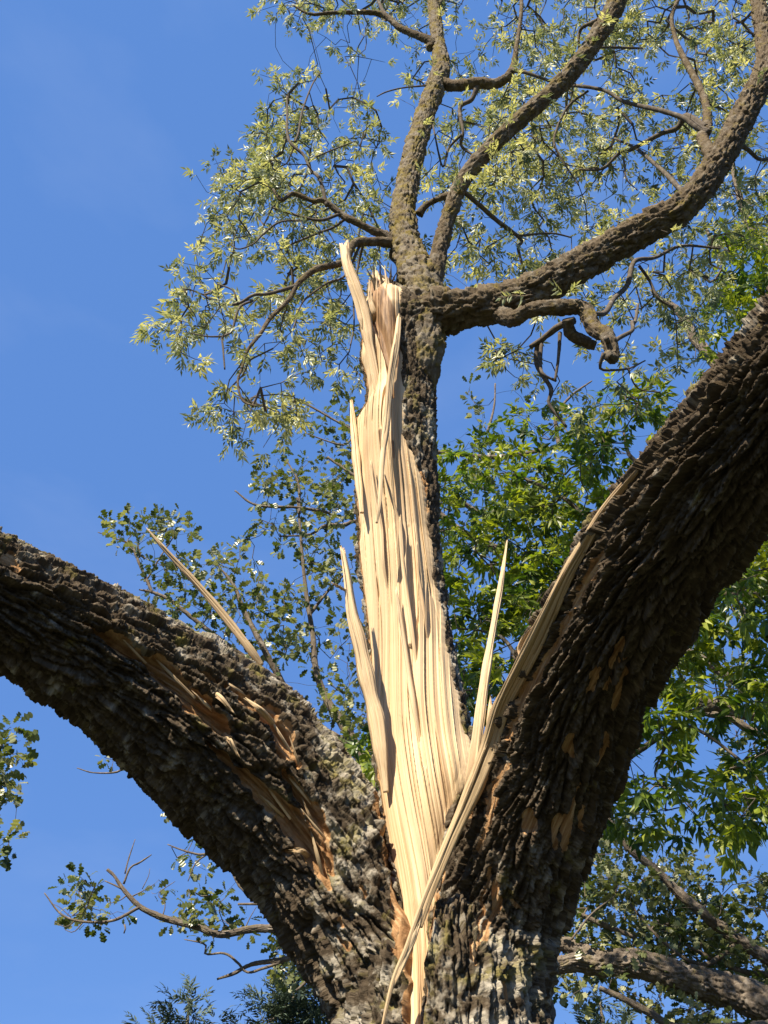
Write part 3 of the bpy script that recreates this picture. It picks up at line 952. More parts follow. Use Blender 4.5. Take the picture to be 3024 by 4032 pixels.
def make_leaves(pos, dirs, kind, ncomp, nleaf, rach, LL, WW, droop, palette, r, spread=.8, flat=.55):
    """sprays at pos, each of ncomp compound leaves of nleaf leaflets (a simple leaf is nleaf == 1)"""
    n = len(pos)
    # compound leaf axes
    d = unit(dirs[:, None] + r.normal(0, spread, (n, ncomp, 3)) + np.array([0, 0, -droop]))
    p0 = pos[:, None] + d * r.uniform(0, .35, (n, ncomp, 1)) * rach
    rl = rach * r.uniform(.65, 1.15, (n, ncomp, 1))
    upv = unit(np.array([0, 0, 1.0]) + r.normal(0, flat, (n, ncomp, 3)))
    sd = unit(np.cross(d, upv))
    nr = np.cross(sd, d)
    if nleaf > 1:
        k = np.arange(nleaf)
        t = ((k // 2) + 1) / ((nleaf - 1) // 2 + 1)
        sgn = np.where(k % 2 == 0, 1.0, -1.0)
        fwd = np.full(nleaf, .75)
        if nleaf % 2:
            sgn[-1] = 0; fwd[-1] = 1.0; t[-1] = 1.0
        base = p0[:, :, None] + d[:, :, None] * (rl[:, :, None] * t[None, None, :, None] * .9)
        ld = unit(d[:, :, None] * fwd[None, None, :, None] + sd[:, :, None] * (sgn * .9)[None, None, :, None] + np.array([0, 0, -.35 * droop]) + r.normal(0, .16, (n, ncomp, nleaf, 3)))
        ln = unit(nr[:, :, None] + r.normal(0, .32, (n, ncomp, nleaf, 3)))
    else:
        base = p0[:, :, None] + d[:, :, None] * (rl[:, :, None] * r.uniform(.1, .5, (n, ncomp, 1, 1)))
        ld = d[:, :, None]
        ln = nr[:, :, None]
    base = base.reshape(-1, 3); ld = ld.reshape(-1, 3); ln = ln.reshape(-1, 3)
    sw = unit(np.cross(ln, ld)); ln = np.cross(ld, sw)
    m = len(base)
    L = LL * r.uniform(.65, 1.2, m)[:, None, None]; W = L * WW
    pts, tri = leaf_template(kind)
    V = base[:, None] + pts[None, :, 0, None] * L * ld[:, None] + pts[None, :, 1, None] * W * sw[:, None] + pts[None, :, 2, None] * W * 1.6 * ln[:, None]
    Fc = (np.arange(m)[:, None, None] * len(pts) + tri[None]).reshape(-1, 3)
    pal = np.array(palette, float)
    # colour: each spray leans to one tone, each leaf wanders
    sp = r.random(n)
    which = np.clip((np.repeat(sp, m // n) * .7 + r.random(m) * .3) * len(pal), 0, len(pal) - 1e-3)
    i0 = which.astype(int); i1 = np.minimum(i0 + 1, len(pal) - 1); f = (which - i0)[:, None]
    c = (pal[i0] * (1 - f) + pal[i1] * f) * r.uniform(.8, 1.2, (m, 1))
    return V.reshape(-1, 3), Fc, np.repeat(c, len(pts), 0)


def prisms(p0, p1, r0, r1, sides=4):
    d = unit(p1 - p0)
    a = np.where(np.abs(d[:, 2:3]) > .9, np.array([[1.0, 0, 0]]), np.array([[0, 0, 1.0]]))
    u = unit(np.cross(d, a)); v = np.cross(d, u)
    th = np.arange(sides) / sides * 2 * math.pi
    ring = np.cos(th)[None, :, None] * u[:, None] + np.sin(th)[None, :, None] * v[:, None]
    A = p0[:, None] - d[:, None] * (r0 * .5)[:, None, None] + ring * r0[:, None, None]
    B = p1[:, None] + d[:, None] * (r1 * .5)[:, None, None] + ring * r1[:, None, None]
    V = np.concatenate([A, B], 1)
    j = np.arange(sides); j2 = (j + 1) % sides
    q = np.stack([j, j2, j2 + sides, j + sides], 1)
    F = (np.arange(len(p0))[:, None, None] * 2 * sides + q[None]).reshape(-1, 4)
    return V.reshape(-1, 3), F


class Skeleton:
    def __init__(self):
        self.pos, self.rad = [], []

    def add(self, path):
        pr, s = resample(catmull(path) if len(path) > 2 else np.asarray(path, float), .08)
        self.pos.append(pr[:, :3]); self.rad.append(pr[:, 3])

    def arrays(self):
        return np.vstack(self.pos), np.concatenate(self.rad)


def grow(sk, pts, r, r0=.0022, wiggle=.16, sag=.04, step=.14, rmax=.6):
    """joins every spray point to the nearest bit of branch or earlier twig; returns twig edges and the arrival direction"""
    bp, br = sk.arrays()
    nb = len(bp)
    cap = nb + len(pts) * 10 + 10
    P_ = np.zeros((cap, 3)); par = np.full(cap, -1); cnt = np.zeros(cap)
    P_[:nb] = bp; n = nb
    d0 = np.empty(len(pts))
    for c in range(0, len(pts), 500):
        d0[c:c + 500] = np.sqrt(((pts[c:c + 500, None] - bp[None]) ** 2).sum(2).min(1))
    order = np.argsort(d0)
    dirs = np.zeros((len(pts), 3))
    pen = np.zeros(cap)
    for i in order:
        p = pts[i]
        dd = ((P_[:n] - p) ** 2).sum(1)
        j = int(dd.argmin())
        q = P_[j]
        ln = math.sqrt(dd[j])
        k = int(np.clip(round(ln / step), 1, 8))
        perp = r.normal(0, 1, 3); ax = (p - q) / (ln + 1e-9); perp -= ax * (perp @ ax); perp *= wiggle * ln / (np.linalg.norm(perp) + 1e-9)
        prev = j
        for m in range(1, k + 1):
            t = m / k
            x = q + (p - q) * t + perp * math.sin(math.pi * t) + (r.normal(0, .10 * step, 3) if m < k else 0)
            x[2] += sag * ln * math.sin(math.pi * t)
            P_[n] = x; par[n] = prev; prev = n; n += 1
        cnt[prev] += 1
        a = P_[prev] - P_[par[prev]]
        dirs[i] = a / (np.linalg.norm(a) + 1e-9)
    for i in range(n - 1, nb - 1, -1):
        if par[i] >= nb:
            cnt[par[i]] += cnt[i]
    idx = np.arange(nb, n)
    rad = r0 * np.maximum(cnt, 1) ** .42
    pr_ = par[idx]
    r1 = rad[idx]
    rp = np.where(pr_ >= nb, rad[np.maximum(pr_, 0)], np.minimum(r1 * 1.3, 9))
    cape = np.where(pr_ >= nb, 9, rmax * br[np.minimum(pr_, nb - 1)])
    rp = np.minimum(np.minimum(rp, r1 * 1.5), np.maximum(cape, r0))
    return P_[pr_], P_[idx], rp, np.minimum(r1, np.maximum(cape, r0)), dirs


def parse(text):
    """lines 'row: col=digit ...' with 84-pixel cells -> {(row, col): density}"""
    d = {}
    for line in text.strip().splitlines():
        row, rest = line.split(':')
        for it in rest.split():
            c, v = it.split('=')
            d[(int(row), int(c))] = int(v)
    return d


def pad(d, right=False, top=False, left=False, bottom=False, n=3):
    e = dict(d)
    for (r_, c), v in d.items():
        for k in range(1, n + 1):
            if right and c == 35: e[(r_, 35 + k)] = v
            if left and c == 0: e[(r_, -k)] = v
            if bottom and r_ == 47: e[(47 + k, c)] = v
    for (r_, c), v in list(e.items()):
        if top and r_ == 0:
            for k in range(1, n + 1):
                e[(-k, c)] = v
    return e


def sample(d, per, r):
    xs, ys = [], []
    for (row, c), v in d.items():
        lam = per * -math.log(1 - min(v, 9) / 10.5)
        k = r.poisson(lam)
        xs.append((c + r.random(k)) * 84); ys.append((row + r.random(k)) * 84)
    return np.concatenate(xs), np.concatenate(ys)


def place(sk, d, per, r, yoff, ysd, clump=0, thr=.60):
    x, y = sample(d, per, r)
    bp, br = sk.arrays()
    bx, by, _ = project(bp)
    Y = np.empty(len(x))
    for c in range(0, len(x), 500):
        j = ((x[c:c + 500, None] - bx[None]) ** 2 + (y[c:c + 500, None] - by[None]) ** 2).argmin(1)
        Y[c:c + 500] = bp[j, 1]
    Y = Y + yoff + r.normal(0, ysd, len(x))
    p = P(x, y, Y)
    if clump:
        keep = vn3(p, 1 / clump, 4) + .35 * vn3(p, 2.3 / clump, 6) > thr
        p = p[keep]
    return p


def crown(tree, sk, pts, r, leaf, mats, twig=dict()):
    e0, e1, r0, r1, dirs = grow(sk, pts, r, **twig)
    TV, TF = prisms(e0, e1, r0, r1)
    LV, LF, LC = make_leaves(pts, dirs, r=r, **leaf)
    V = np.vstack([TV, LV])
    col = np.vstack([np.full((len(TV), 3), .1), LC])
    nT = len(TV)
    mi = np.concatenate([np.zeros(len(TF)), np.ones(len(LF))])
    bc = np.vstack([TV, np.zeros((len(LV), 3))])
    o = build("crown", V, [TF, LF + nT], mats, tree, dict(leafcol=col, bc=bc, plate=np.full(len(V), .5), bare=np.zeros(len(V)), moss_and_sun=np.zeros(len(V))), smooth=False, mat_idx=mi)
    return o


# ---- branches of the broken tree: rows (px, py, Y, r_px)
A_ = [(1664, 1560, 4.10, 40), (1662, 1440, 4.02, 74), (1668, 1330, 3.98, 84), (1666, 1230, 3.96, 88), (1660, 1130, 3.95, 82), (1612, 1000, 3.96, 63), (1584, 857, 3.98, 54), (1606, 711, 4.0, 47), (1650, 529, 4.0, 42), (1712, 346, 3.98, 40), (1738, 273, 3.97, 38), (1724, 164, 3.97, 26), (1713, 60, 3.97, 25), (1700, -80, 3.97, 22)]
B_ = [(1690, 1180, 3.95, 50), (1708, 1094, 3.92, 38), (1732, 984, 3.88, 34), (1759, 875, 3.83, 31), (1823, 711, 3.74, 31), (1914, 602, 3.66, 32), (2023, 492, 3.58, 32), (2151, 383, 3.50, 33), (2260, 273, 3.42, 34), (2352, 146, 3.33, 36), (2410, 45, 3.26, 38), (2470, -80, 3.2, 34)]
C_ = [(1640, 1260, 3.98, 60), (1720, 1232, 3.92, 84), (1823, 1216, 3.86, 80), (2005, 1188, 3.80, 72), (2188, 1103, 3.74, 67), (2370, 997, 3.68, 63), (2552, 895, 3.60, 59), (2715, 792, 3.52, 56), (2825, 640, 3.46, 53), (2917, 474, 3.42, 49), (2992, 320, 3.40, 43), (3014, 220, 3.40, 33), (3000, 110, 3.42, 28), (2978, -40, 3.44, 25)]
BR = [  # smaller branches
    [(1722, 320, 3.97, 20), (1790, 333, 3.94, 21), (1880, 328, 3.90, 20), (1960, 310, 3.86, 18), (2022, 272, 3.82, 13), (2034, 180, 3.8, 8), (2046, 60, 3.8, 7), (2052, -60, 3.8, 6)],
    [(2015, 275, 3.82, 10), (2090, 292, 3.80, 7), (2187, 328, 3.8, 5)],
    [(1700, 190, 3.97, 20), (1689, 172, 3.96, 16), (1579, 106, 3.92, 12), (1499, 55, 3.90, 10), (1330, 51, 3.86, 7), (1228, 47, 3.84, 5), (1155, 22, 3.83, 3)],
    [(1530, 75, 3.91, 8), (1500, 20, 3.9, 7), (1470, -60, 3.9, 6)],
    [(1690, 336, 3.95, 4), (1590, 345, 3.9, 3), (1530, 365, 3.88, 3), (1484, 380, 3.87, 2)],
    [(1650, 845, 3.97, 16), (1690, 805, 3.92, 12), (1735, 768, 3.85, 11), (1796, 757, 3.77, 12)],
    [(1815, 745, 3.75, 10), (1900, 811, 3.85, 9), (1958, 862, 3.95, 9), (2046, 928, 4.05, 7), (2038, 979, 4.1, 6), (2068, 1052, 4.15, 5), (2090, 1103, 4.2, 4)],
    [(2046, 928, 4.05, 5), (2163, 906, 4.15, 4), (2250, 935, 4.25, 3)],
    [(1880, 340, 3.9, 12), (1862, 380, 3.95, 9), (1815, 430, 4.0, 8), (1818, 520, 4.05, 6), (1818, 560, 4.1, 6), (1860, 610, 4.15, 4)],
    [(1818, 530, 4.05, 5), (1770, 580, 4.15, 5), (1742, 660, 4.2, 4), (1700, 470, 4.25, 3)],
    [(2808, 620, 3.46, 26), (2776, 533, 3.55, 20), (2786, 497, 3.58, 18), (2769, 409, 3.62, 14), (2754, 314, 3.65, 13), (2696, 205, 3.68, 10), (2659, 124, 3.7, 8), (2652, 60, 3.7, 7), (2690, -40, 3.7, 6)],
    [(2790, 525, 3.56, 14), (2740, 500, 3.58, 14), (2689, 476, 3.6, 11), (2601, 446, 3.64, 10), (2470, 394, 3.70, 8), (2382, 362, 3.74, 7), (2316, 351, 3.77, 7), (2236, 321, 3.82, 6), (2120, 315, 3.86, 4), (2060, 275, 3.9, 3)],
    [(2780, 500, 3.57, 12), (2700, 478, 3.68, 13), (2652, 504, 3.74, 11), (2601, 541, 3.8, 9), (2491, 584, 3.9, 8), (2440, 621, 3.95, 7), (2374, 657, 4.0, 6), (2279, 668, 4.06, 4)],
    [(2316, 358, 3.78, 5), (2250, 409, 3.85, 5), (2206, 475, 3.9, 5), (2192, 570, 3.95, 5), (2221, 643, 4.0, 4), (2279, 730, 4.05, 3)],
    [(2453, 610, 3.93, 4), (2448, 670, 3.95, 4), (2470, 720, 3.95, 3), (2510, 750, 3.97, 2)],
    [(2725, 785, 3.6, 14), (2690, 755, 3.7, 11), (2615, 687, 3.82, 9), (2542, 621, 3.95, 7), (2499, 577, 4.0, 6), (2420, 545, 4.05, 4)],
    [(2870, 560, 3.5, 12), (2940, 590, 3.6, 9), (3000, 630, 3.7, 7), (3080, 600, 3.8, 6)],
    [(1940, 1215, 3.84, 40), (2000, 1250, 3.74, 30), (2104, 1246, 3.66, 27), (2221, 1216, 3.60, 29), (2294, 1218, 3.57, 29), (2350, 1262, 3.55, 29), (2378, 1325, 3.54, 28), (2386, 1375, 3.54, 25), (2389, 1396, 3.54, 19)],
    [(2235, 1255, 3.62, 22), (2272, 1295, 3.68, 22), (2309, 1325, 3.72, 21), (2345, 1362, 3.75, 17)],
    [(2260, 1262, 3.66, 16), (2221, 1286, 3.74, 14), (2155, 1315, 3.82, 12), (2119, 1351, 3.88, 10), (2088, 1366, 3.9, 9)],
    [(2119, 1345, 3.88, 12), (2131, 1432, 3.93, 9), (2163, 1534, 3.98, 9), (2172, 1600, 4.02, 7), (2230, 1680, 4.05, 5)],
    [(2133, 1340, 3.86, 8), (2136, 1430, 3.87, 7), (2120, 1490, 3.88, 6), (2190, 1500, 3.9, 5)],
    [(2205, 1310, 3.76, 8), (2198, 1400, 3.8, 6), (2185, 1500, 3.85, 5)],
    [(2385, 1330, 3.5, 11), (2410, 1346, 3.55, 10), (2440, 1340, 3.6, 9), (2484, 1315, 3.65, 8), (2502, 1293, 3.68, 8), (2486, 1257, 3.7, 7), (2513, 1198, 3.74, 5)],
    [(2378, 1390, 3.5, 9), (2374, 1440, 3.55, 6), (2400, 1458, 3.6, 5), (2470, 1448, 3.68, 4), (2540, 1420, 3.75, 3)],
    [(2470, 1448, 3.68, 4), (2520, 1520, 3.75, 3), (2600, 1545, 3.8, 3)],
    [(2330, 1235, 3.6, 8), (2367, 1242, 3.72, 11), (2418, 1198, 3.8, 10), (2455, 1132, 3.88, 10), (2491, 1052, 3.96, 9), (2579, 1008, 4.04, 7), (2689, 975, 4.1, 6), (2835, 979, 4.18, 4)],
    [(2515, 1045, 3.98, 6), (2555, 1110, 4.05, 6), (2594, 1169, 4.1, 5), (2650, 1210, 4.15, 4)],
    [(1575, 985, 3.97, 26), (1528, 942, 3.95, 24), (1455, 906, 3.92, 14), (1389, 870, 3.88, 13), (1331, 840, 3.86, 12), (1279, 804, 3.83, 10), (1228, 789, 3.81, 9), (1163, 767, 3.78, 8), (1111, 789, 3.76, 6), (1075, 745, 3.74, 4)],
    [(1287, 811, 3.83, 8), (1258, 716, 3.80, 7), (1228, 658, 3.78, 6), (1192, 599, 3.77, 6), (1141, 548, 3.76, 6), (1137, 438, 3.76, 4), (1130, 380, 3.76, 3)],
    [(1160, 560, 3.77, 4), (1177, 520, 3.79, 4), (1190, 440, 3.8, 4), (1221, 343, 3.82, 3), (1265, 278, 3.84, 2)],
    [(1215, 630, 3.78, 4), (1300, 590, 3.82, 3), (1400, 555, 3.85, 2)],
    [(1331, 845, 3.86, 7), (1236, 866, 3.84, 6), (1133, 840, 3.82, 5), (1075, 818, 3.8, 4)],
    [(1206, 869, 3.84, 4), (1097, 877, 3.82, 4), (1038, 921, 3.8, 4), (995, 957, 3.8, 3), (936, 979, 3.78, 3), (900, 950, 3.78, 2)],
    [(1360, 862, 3.88, 6), (1309, 884, 3.9, 5), (1243, 935, 3.92, 5), (1170, 972, 3.94, 4), (1097, 986, 3.95, 3)],
    [(1540, 955, 3.96, 20), (1462, 942, 3.93, 17), (1396, 972, 3.9, 15), (1331, 1023, 3.87, 13), (1258, 1059, 3.84, 12), (1184, 1110, 3.81, 10), (1126, 1176, 3.79, 9), (1068, 1249, 3.78, 8), (1031, 1308, 3.76, 7), (987, 1374, 3.75, 6), (951, 1432, 3.74, 5), (943, 1505, 3.74, 4), (958, 1571, 3.74, 4), (1010, 1600, 3.74, 3)],
    [(1170, 1125, 3.81, 8), (1068, 1169, 3.76, 7), (995, 1184, 3.73, 6), (929, 1184, 3.7, 6), (878, 1198, 3.68, 4)],
    [(995, 1184, 3.73, 5), (943, 1235, 3.71, 5), (914, 1286, 3.7, 5), (878, 1337, 3.69, 4), (870, 1388, 3.69, 4), (885, 1454, 3.69, 3)],
    [(932, 1184, 3.7, 4), (914, 1147, 3.69, 3), (856, 1118, 3.68, 3)],
    [(880, 1325, 3.69, 4), (820, 1322, 3.68, 3), (740, 1310, 3.67, 2)],
    [(1420, 960, 3.92, 6), (1367, 1081, 3.98, 5), (1301, 1118, 4.0, 4), (1221, 1169, 4.0, 4), (1184, 1213, 4.0, 3), (1155, 1300, 4.0, 3)],
    [(1433, 950, 3.92, 6), (1400, 1045, 4.05, 5), (1395, 1170, 4.1, 4), (1395, 1280, 4.12, 3), (1380, 1360, 4.13, 3)],
    [(1555, 965, 3.97, 12), (1550, 1010, 4.05, 9), (1560, 1060, 4.1, 8), (1557, 1169, 4.15, 6)],
    [(2452, -20, 3.22, 18), (2380, 60, 3.5, 8), (2300, 120, 3.7, 6), (2280, 200, 3.8, 4)],
    [(2270, 230, 3.45, 8), (2360, 195, 3.6, 6), (2530, 190, 3.7, 4)],
]

sk = Skeleton()
for rows in (A_, B_, C_):
    sk.add(px_path(rows))
for i, (rows, sd) in enumerate(((A_, 101), (B_, 102), (C_, 103))):
    tube("branch", px_path(rows) * np.array([1, 1, 1, .92]), M_BARKUP, split_tree, amp=(.34, .42, .52)[i], cell=.05, ds=.009, seed=sd, elong=3.0, moss_and_sun=(.42, .26, .16)[i])
for i, rows in enumerate(BR):
    p = px_path(rows)
    p[1:-1, :3] += rng.normal(0, 1, (len(p) - 2, 3)) * (.012 + .3 * p[1:-1, 3:4])
    sk.add(p)
    tube("branch", p, M_BARKUP if p[:, 3].max() > .03 else M_TWIG, split_tree, amp=.40 if p[:, 3].max() > .03 else .22, cell=.045, ds=.009 if p[:, 3].max() > .03 else .022, ncol=None if p[:, 3].max() > .03 else 8, seed=200 + i, moss_and_sun=.2 if p[:, 3].max() > .03 else .1)

ASH = """
0: 12=3 13=5 14=7 15=7 16=4 17=4 18=5 19=4 20=3 21=4 22=2 23=4 24=4 25=3 26=6 27=7 28=7 29=7 30=6 31=5 32=4 33=4 34=3 35=4
1: 13=2 14=5 15=4 16=2 17=4 18=4 19=4 20=3 21=4 22=1 23=5 24=5 25=6 26=6 27=7 28=7 29=8 30=7 31=4 32=6 33=6 34=6 35=4
2: 13=1 14=3 15=5 16=4 18=1 19=4 20=3 21=5 22=3 23=3 24=4 25=7 26=7 27=5 28=5 29=4 30=4 31=2 32=5 33=6 34=6 35=3
3: 12=1 13=4 14=5 15=4 16=1 19=4 20=2 21=4 22=4 23=3 24=2 25=4 26=6 27=4 28=4 29=2 30=1 31=2 32=4 33=6 34=6 35=4
4: 13=4 14=5 15=4 16=6 18=1 19=3 20=2 21=3 22=5 23=6 24=6 25=5 26=4 27=6 28=5 29=5 30=2 31=5 32=4 33=4 34=5 35=3
5: 12=4 13=6 14=7 15=5 16=5 17=3 19=1 20=1 21=4 22=6 23=6 24=5 25=4 26=6 27=6 28=6 29=5 30=5 31=6 32=5 33=4 34=4 35=3
6: 11=2 12=7 13=7 14=6 15=4 16=3 17=5 20=2 21=4 22=4 23=4 24=4 25=6 26=5 27=6 28=6 29=3 30=4 31=5 32=5 33=5 34=3 35=4
7: 10=2 11=4 12=8 13=6 14=2 15=3 16=3 17=3 19=1 20=4 21=4 22=3 23=4 24=7 25=7 26=6 27=7 28=6 29=3 30=3 31=4 32=4 33=4 34=2 35=2
8: 9=1 10=5 11=7 12=8 13=6 14=4 15=5 16=6 17=7 18=1 19=2 20=5 21=5 22=5 23=7 24=6 25=6 26=5 27=5 28=3 29=2 30=4 31=4 32=4 33=4 34=3 35=4
9: 10=3 11=6 12=5 13=5 14=5 15=4 16=5 17=4 18=4 19=2 20=4 21=5 22=4 23=4 24=5 25=5 26=5 27=5 28=3 29=2 30=1 31=2 32=4 33=3 34=5 35=4
10: 9=3 10=4 11=5 12=3 13=4 14=5 15=4 16=3 17=5 18=2 19=1 20=3 21=3 22=3 23=2 24=3 25=4 26=4 27=6 28=4 29=1 31=1 32=2 33=3 34=4 35=4
11: 9=6 10=6 11=2 12=4 13=4 14=4 15=4 16=4 17=5 18=1 19=2 20=3 21=4 22=3 23=5 24=5 25=3 26=5 27=5 28=4 31=1 32=3 33=4 34=2
12: 8=4 9=4 10=1 11=1 12=5 13=5 14=3 15=4 16=3 17=4 19=1 20=2 21=2 22=4 23=4 24=4 25=5 26=6 27=5 28=3 29=3 30=3 31=3 32=3 33=4
13: 8=2 9=5 10=2 12=4 13=4 14=3 15=3 16=3 17=2 18=2 19=1 20=1 22=4 23=5 24=4 25=3 26=2 27=3 28=3 29=4 30=4 31=4 32=4 33=4
14: 7=1 8=6 9=6 10=4 11=3 12=4 13=4 14=4 15=4 16=3 18=3 19=1 23=1 25=2 26=2 27=3 28=4 29=4 30=4 31=4 32=3 33=2
15: 7=4 8=5 9=6 10=3 11=2 12=3 13=4 14=3 15=5 16=5 23=3 24=2 25=1 28=2 29=3 30=4 31=4 32=3
16: 8=4 9=2 10=4 11=5 12=2 13=4 14=5 15=5 16=3 23=6 24=4 25=2 26=2 27=3 28=1 29=3 30=3 31=4 32=2
17: 10=1 11=1 13=1 14=2 15=3 16=2 24=3 25=1 26=2 27=3 28=3 29=3 30=3 31=3
18: 10=3 11=2 12=2 13=4 24=1 25=2 26=2 27=2 28=1 29=2 30=2 31=2
19: 9=3 10=5 11=5 12=5 13=5 26=2 27=2
20: 10=1 11=2 12=4 13=3
"""
r1 = np.random.default_rng(11)
pts = place(sk, pad(parse(ASH), right=True, top=True), 20.5, r1, .48, .30, .26, .68)
tsh = (pts[:, 1] - 4.0) / SUN[1]
shx, shy, _ = project(pts - SUN * tsh[:, None])
pts = pts[~((tsh > 0) & (shx > 1350) & (shx < 1640) & (shy > 950) & (shy < 2700))]      # the torn face stands clear of the leaves
crown(split_tree, sk, pts, r1, dict(kind='lance', ncomp=3, nleaf=7, rach=.092, LL=.058, WW=.32, droop=.45, palette=[(.08, .115, .065), (.15, .185, .10), (.29, .32, .16), (.48, .49, .27)], spread=.75, flat=.6), [M_TWIG, M_ASH], dict(r0=.0020))


# ------------------------------------------------------------------ the trees behind
def back_tree(name, label, trunk, branches, dens, per, seed, leaf, mats, yoff=.0, ysd=.6, group=None, twig=None, amp=.25, cell=.06, padkw=None, trunk_r=.02):
    """trunk: world rows (x, y, z, r); branches: photo rows (px, py, Y, r_px)"""
    trunk = np.asarray(trunk, float)
    t = thing(name, label, "tree", (float(trunk[0, 0]), float(trunk[0, 1]), 0.0), group)
    k = Skeleton()
    k.add(trunk)
    tube("trunk", trunk, mats[0], t, amp=amp, cell=cell, ds=.03, seed=seed, moss_and_sun=.15)
    for i, rows in enumerate(branches):
        p = px_path(rows)
        p[1:-1, :3] += rng.normal(0, 1, (len(p) - 2, 3)) * .3 * p[1:-1, 3:4]
        k.add(p)
        big = p[:, 3].max() > .06
        p[:, 3] *= .92
        tube("branch", p, mats[0], t, amp=.42, cell=.06, elong=3.5, ds=.012 if big else .04, ncol=None if big else 8, seed=seed + i + 1, moss_and_sun=.15)
    r = np.random.default_rng(seed)
    d = parse(dens)
    pts = place(k, pad(d, **(padkw or {})), per * 1.6, r, yoff, ysd, .45)
    crown(t, k, pts, r, leaf, mats, twig or {})
    return t


GREEN = """
9: 35=2
10: 34=3 35=7
11: 34=6 35=9
12: 34=6 35=9
13: 34=8 35=9
14: 33=3 34=8 35=6
15: 33=6 34=7 35=2
16: 32=2 33=4
17: 32=3
18: 28=5 29=6 30=5
19: 24=4 25=4 26=2 27=4 28=6 29=6 30=6 31=2
20: 22=3 23=5 24=5 25=5 26=3 27=6 28=6 29=5 30=4
21: 20=4 21=6 22=6 23=5 24=4 25=4 26=6 27=7 28=6 29=5 30=2
22: 20=5 21=5 22=4 23=5 24=6 25=6 26=5 27=6 28=6 29=2
23: 20=6 21=5 22=7 23=6 24=7 25=7 26=7 27=7 28=7 29=5
24: 20=7 21=5 22=6 23=6 24=7 25=7 26=7 27=7 28=5 35=4
25: 20=3 21=4 22=3 23=5 24=7 25=8 26=8 27=7 34=4 35=8
26: 20=6 21=7 22=7 23=5 24=8 25=8 26=8 27=4 33=3 34=6 35=8
27: 20=6 21=7 22=6 23=7 24=8 25=8 26=5 32=1 33=7 34=8 35=8
28: 20=4 21=6 22=7 23=8 24=8 25=6 32=6 33=8 34=8 35=6
29: 21=1 22=3 23=7 24=8 25=5 32=5 33=6 34=6 35=5
30: 21=6 22=7 23=8 24=5 31=4 32=6 33=6 34=6 35=4
31: 21=6 22=7 23=7 31=6 32=6 33=6 34=5 35=4
32: 21=5 22=5 23=4 30=3 31=5 32=5 33=5 34=4 35=4
33: 17=1 21=4 22=2 30=6 31=6 32=5 33=3 34=2 35=2
34: 17=2 29=2 30=4 31=4 32=3 33=1 35=2
35: 17=2 29=4 31=2 34=4 35=5
36: 17=1 29=4 30=2 31=3 33=1 34=4 35=4
37: 28=3 29=2 30=3 31=4 32=5 33=5 34=2 35=3
38: 28=2 29=2 30=3 31=3 32=4 34=4 35=5
39: 34=3 35=2
"""
GY = 6.6
g0 = P(1990, 3900, GY)
back_tree("maple_tree", "bright green leafy tree standing close behind the right limb", [(g0[0] - .1, GY, -.2, .2), (g0[0], GY, 1.2, .17), tuple(P(2080, 3500, GY)) + (.15,), tuple(P(2270, 2950, GY - .1)) + (.13,), tuple(P(2520, 2350, GY - .2)) + (.11,), tuple(P(2760, 1850, GY - .3)) + (.08,), tuple(P(2960, 1450, GY - .4)) + (.05,), tuple(P(3120, 1100, GY - .4)) + (.03,)], [
    [(2230, 3000, GY, 22), (2120, 2760, GY + .1, 14), (2000, 2530, GY + .2, 8), (1900, 2485, GY + .3, 5), (1800, 2475, GY + .3, 3)],
    [(2360, 2700, GY, 20), (2240, 2480, GY + .2, 14), (2060, 2340, GY + .3, 9), (1960, 2280, GY + .4, 5)],
    [(2500, 2400, GY, 20), (2400, 2150, GY + .1, 13), (2250, 1980, GY + .2, 9), (2060, 1880, GY + .3, 6), (2000, 1860, GY + .3, 3)],
    [(2600, 2200, GY, 18), (2530, 1870, GY, 12), (2480, 1780, GY, 8), (2455, 1700, GY, 5)],
    [(2560, 2300, GY - .2, 20), (2760, 2330, GY - .2, 15), (2950, 2350, GY - .3, 10), (3060, 2300, GY - .3, 6)],
    [(2200, 3150, GY, 20), (2500, 2960, GY - .2, 14), (2700, 2860, GY - .3, 9), (2900, 2980, GY - .4, 6), (3040, 3130, GY - .4, 4)],
    [(2640, 2900, GY - .3, 6), (2580, 3060, GY - .3, 4), (2700, 3150, GY - .3, 3)],
    [(2230, 2850, GY, 12), (2000, 2700, GY, 8), (1850, 2620, GY, 4)],
], GREEN, 4.6, 300, dict(kind='lance', ncomp=4, nleaf=5, rach=.13, LL=.105, WW=.40, droop=.55, palette=[(.022, .055, .009), (.062, .112, .014), (.15, .20, .02), (.28, .31, .032)], spread=.7, flat=.45), [M_TWIG, M_GREEN], .1, .45, padkw=dict(right=True))

OAK_MID = """
18: 14=3 15=4 16=2 22=3 24=2
19: 14=1 15=4 16=4 22=4 24=2 26=3 27=3
20: 14=1 15=3 16=4 20=2 21=2 22=5 26=3
21: 13=2 14=5 15=5 16=5 20=3 22=3
22: 12=4 13=5 14=4 15=6 16=5 20=3 21=4 22=5 23=2
23: 11=3 12=4 13=5 14=4 15=5 16=4 20=2 21=3
24: 5=3 6=4 7=4 8=3 12=5 13=4 14=4 15=4 16=3 21=3 22=3 23=3
25: 5=1 6=4 7=1 10=2 11=3 13=4 14=5 15=4 16=4 20=2 21=4 22=4 23=4
26: 7=3 8=3 9=1 10=4 11=2 13=2 14=4 15=5 16=3 22=2 23=3
27: 7=4 8=5 9=3 10=3 11=4 12=4 13=3 14=2 15=3
28: 8=5 9=4 10=4 11=3 12=4 13=5 14=3 15=2
29: 9=3 10=4 11=3 12=3 13=4 14=3 15=5 16=4
30: 10=2 11=3 12=3 13=4 14=4 15=4 16=4
31: 12=2 13=2 14=4 15=4 16=4 17=1
32: 14=2 15=4 16=4
33: 15=3 16=5 17=2
34: 16=4 17=3
35: 16=2 17=3
"""
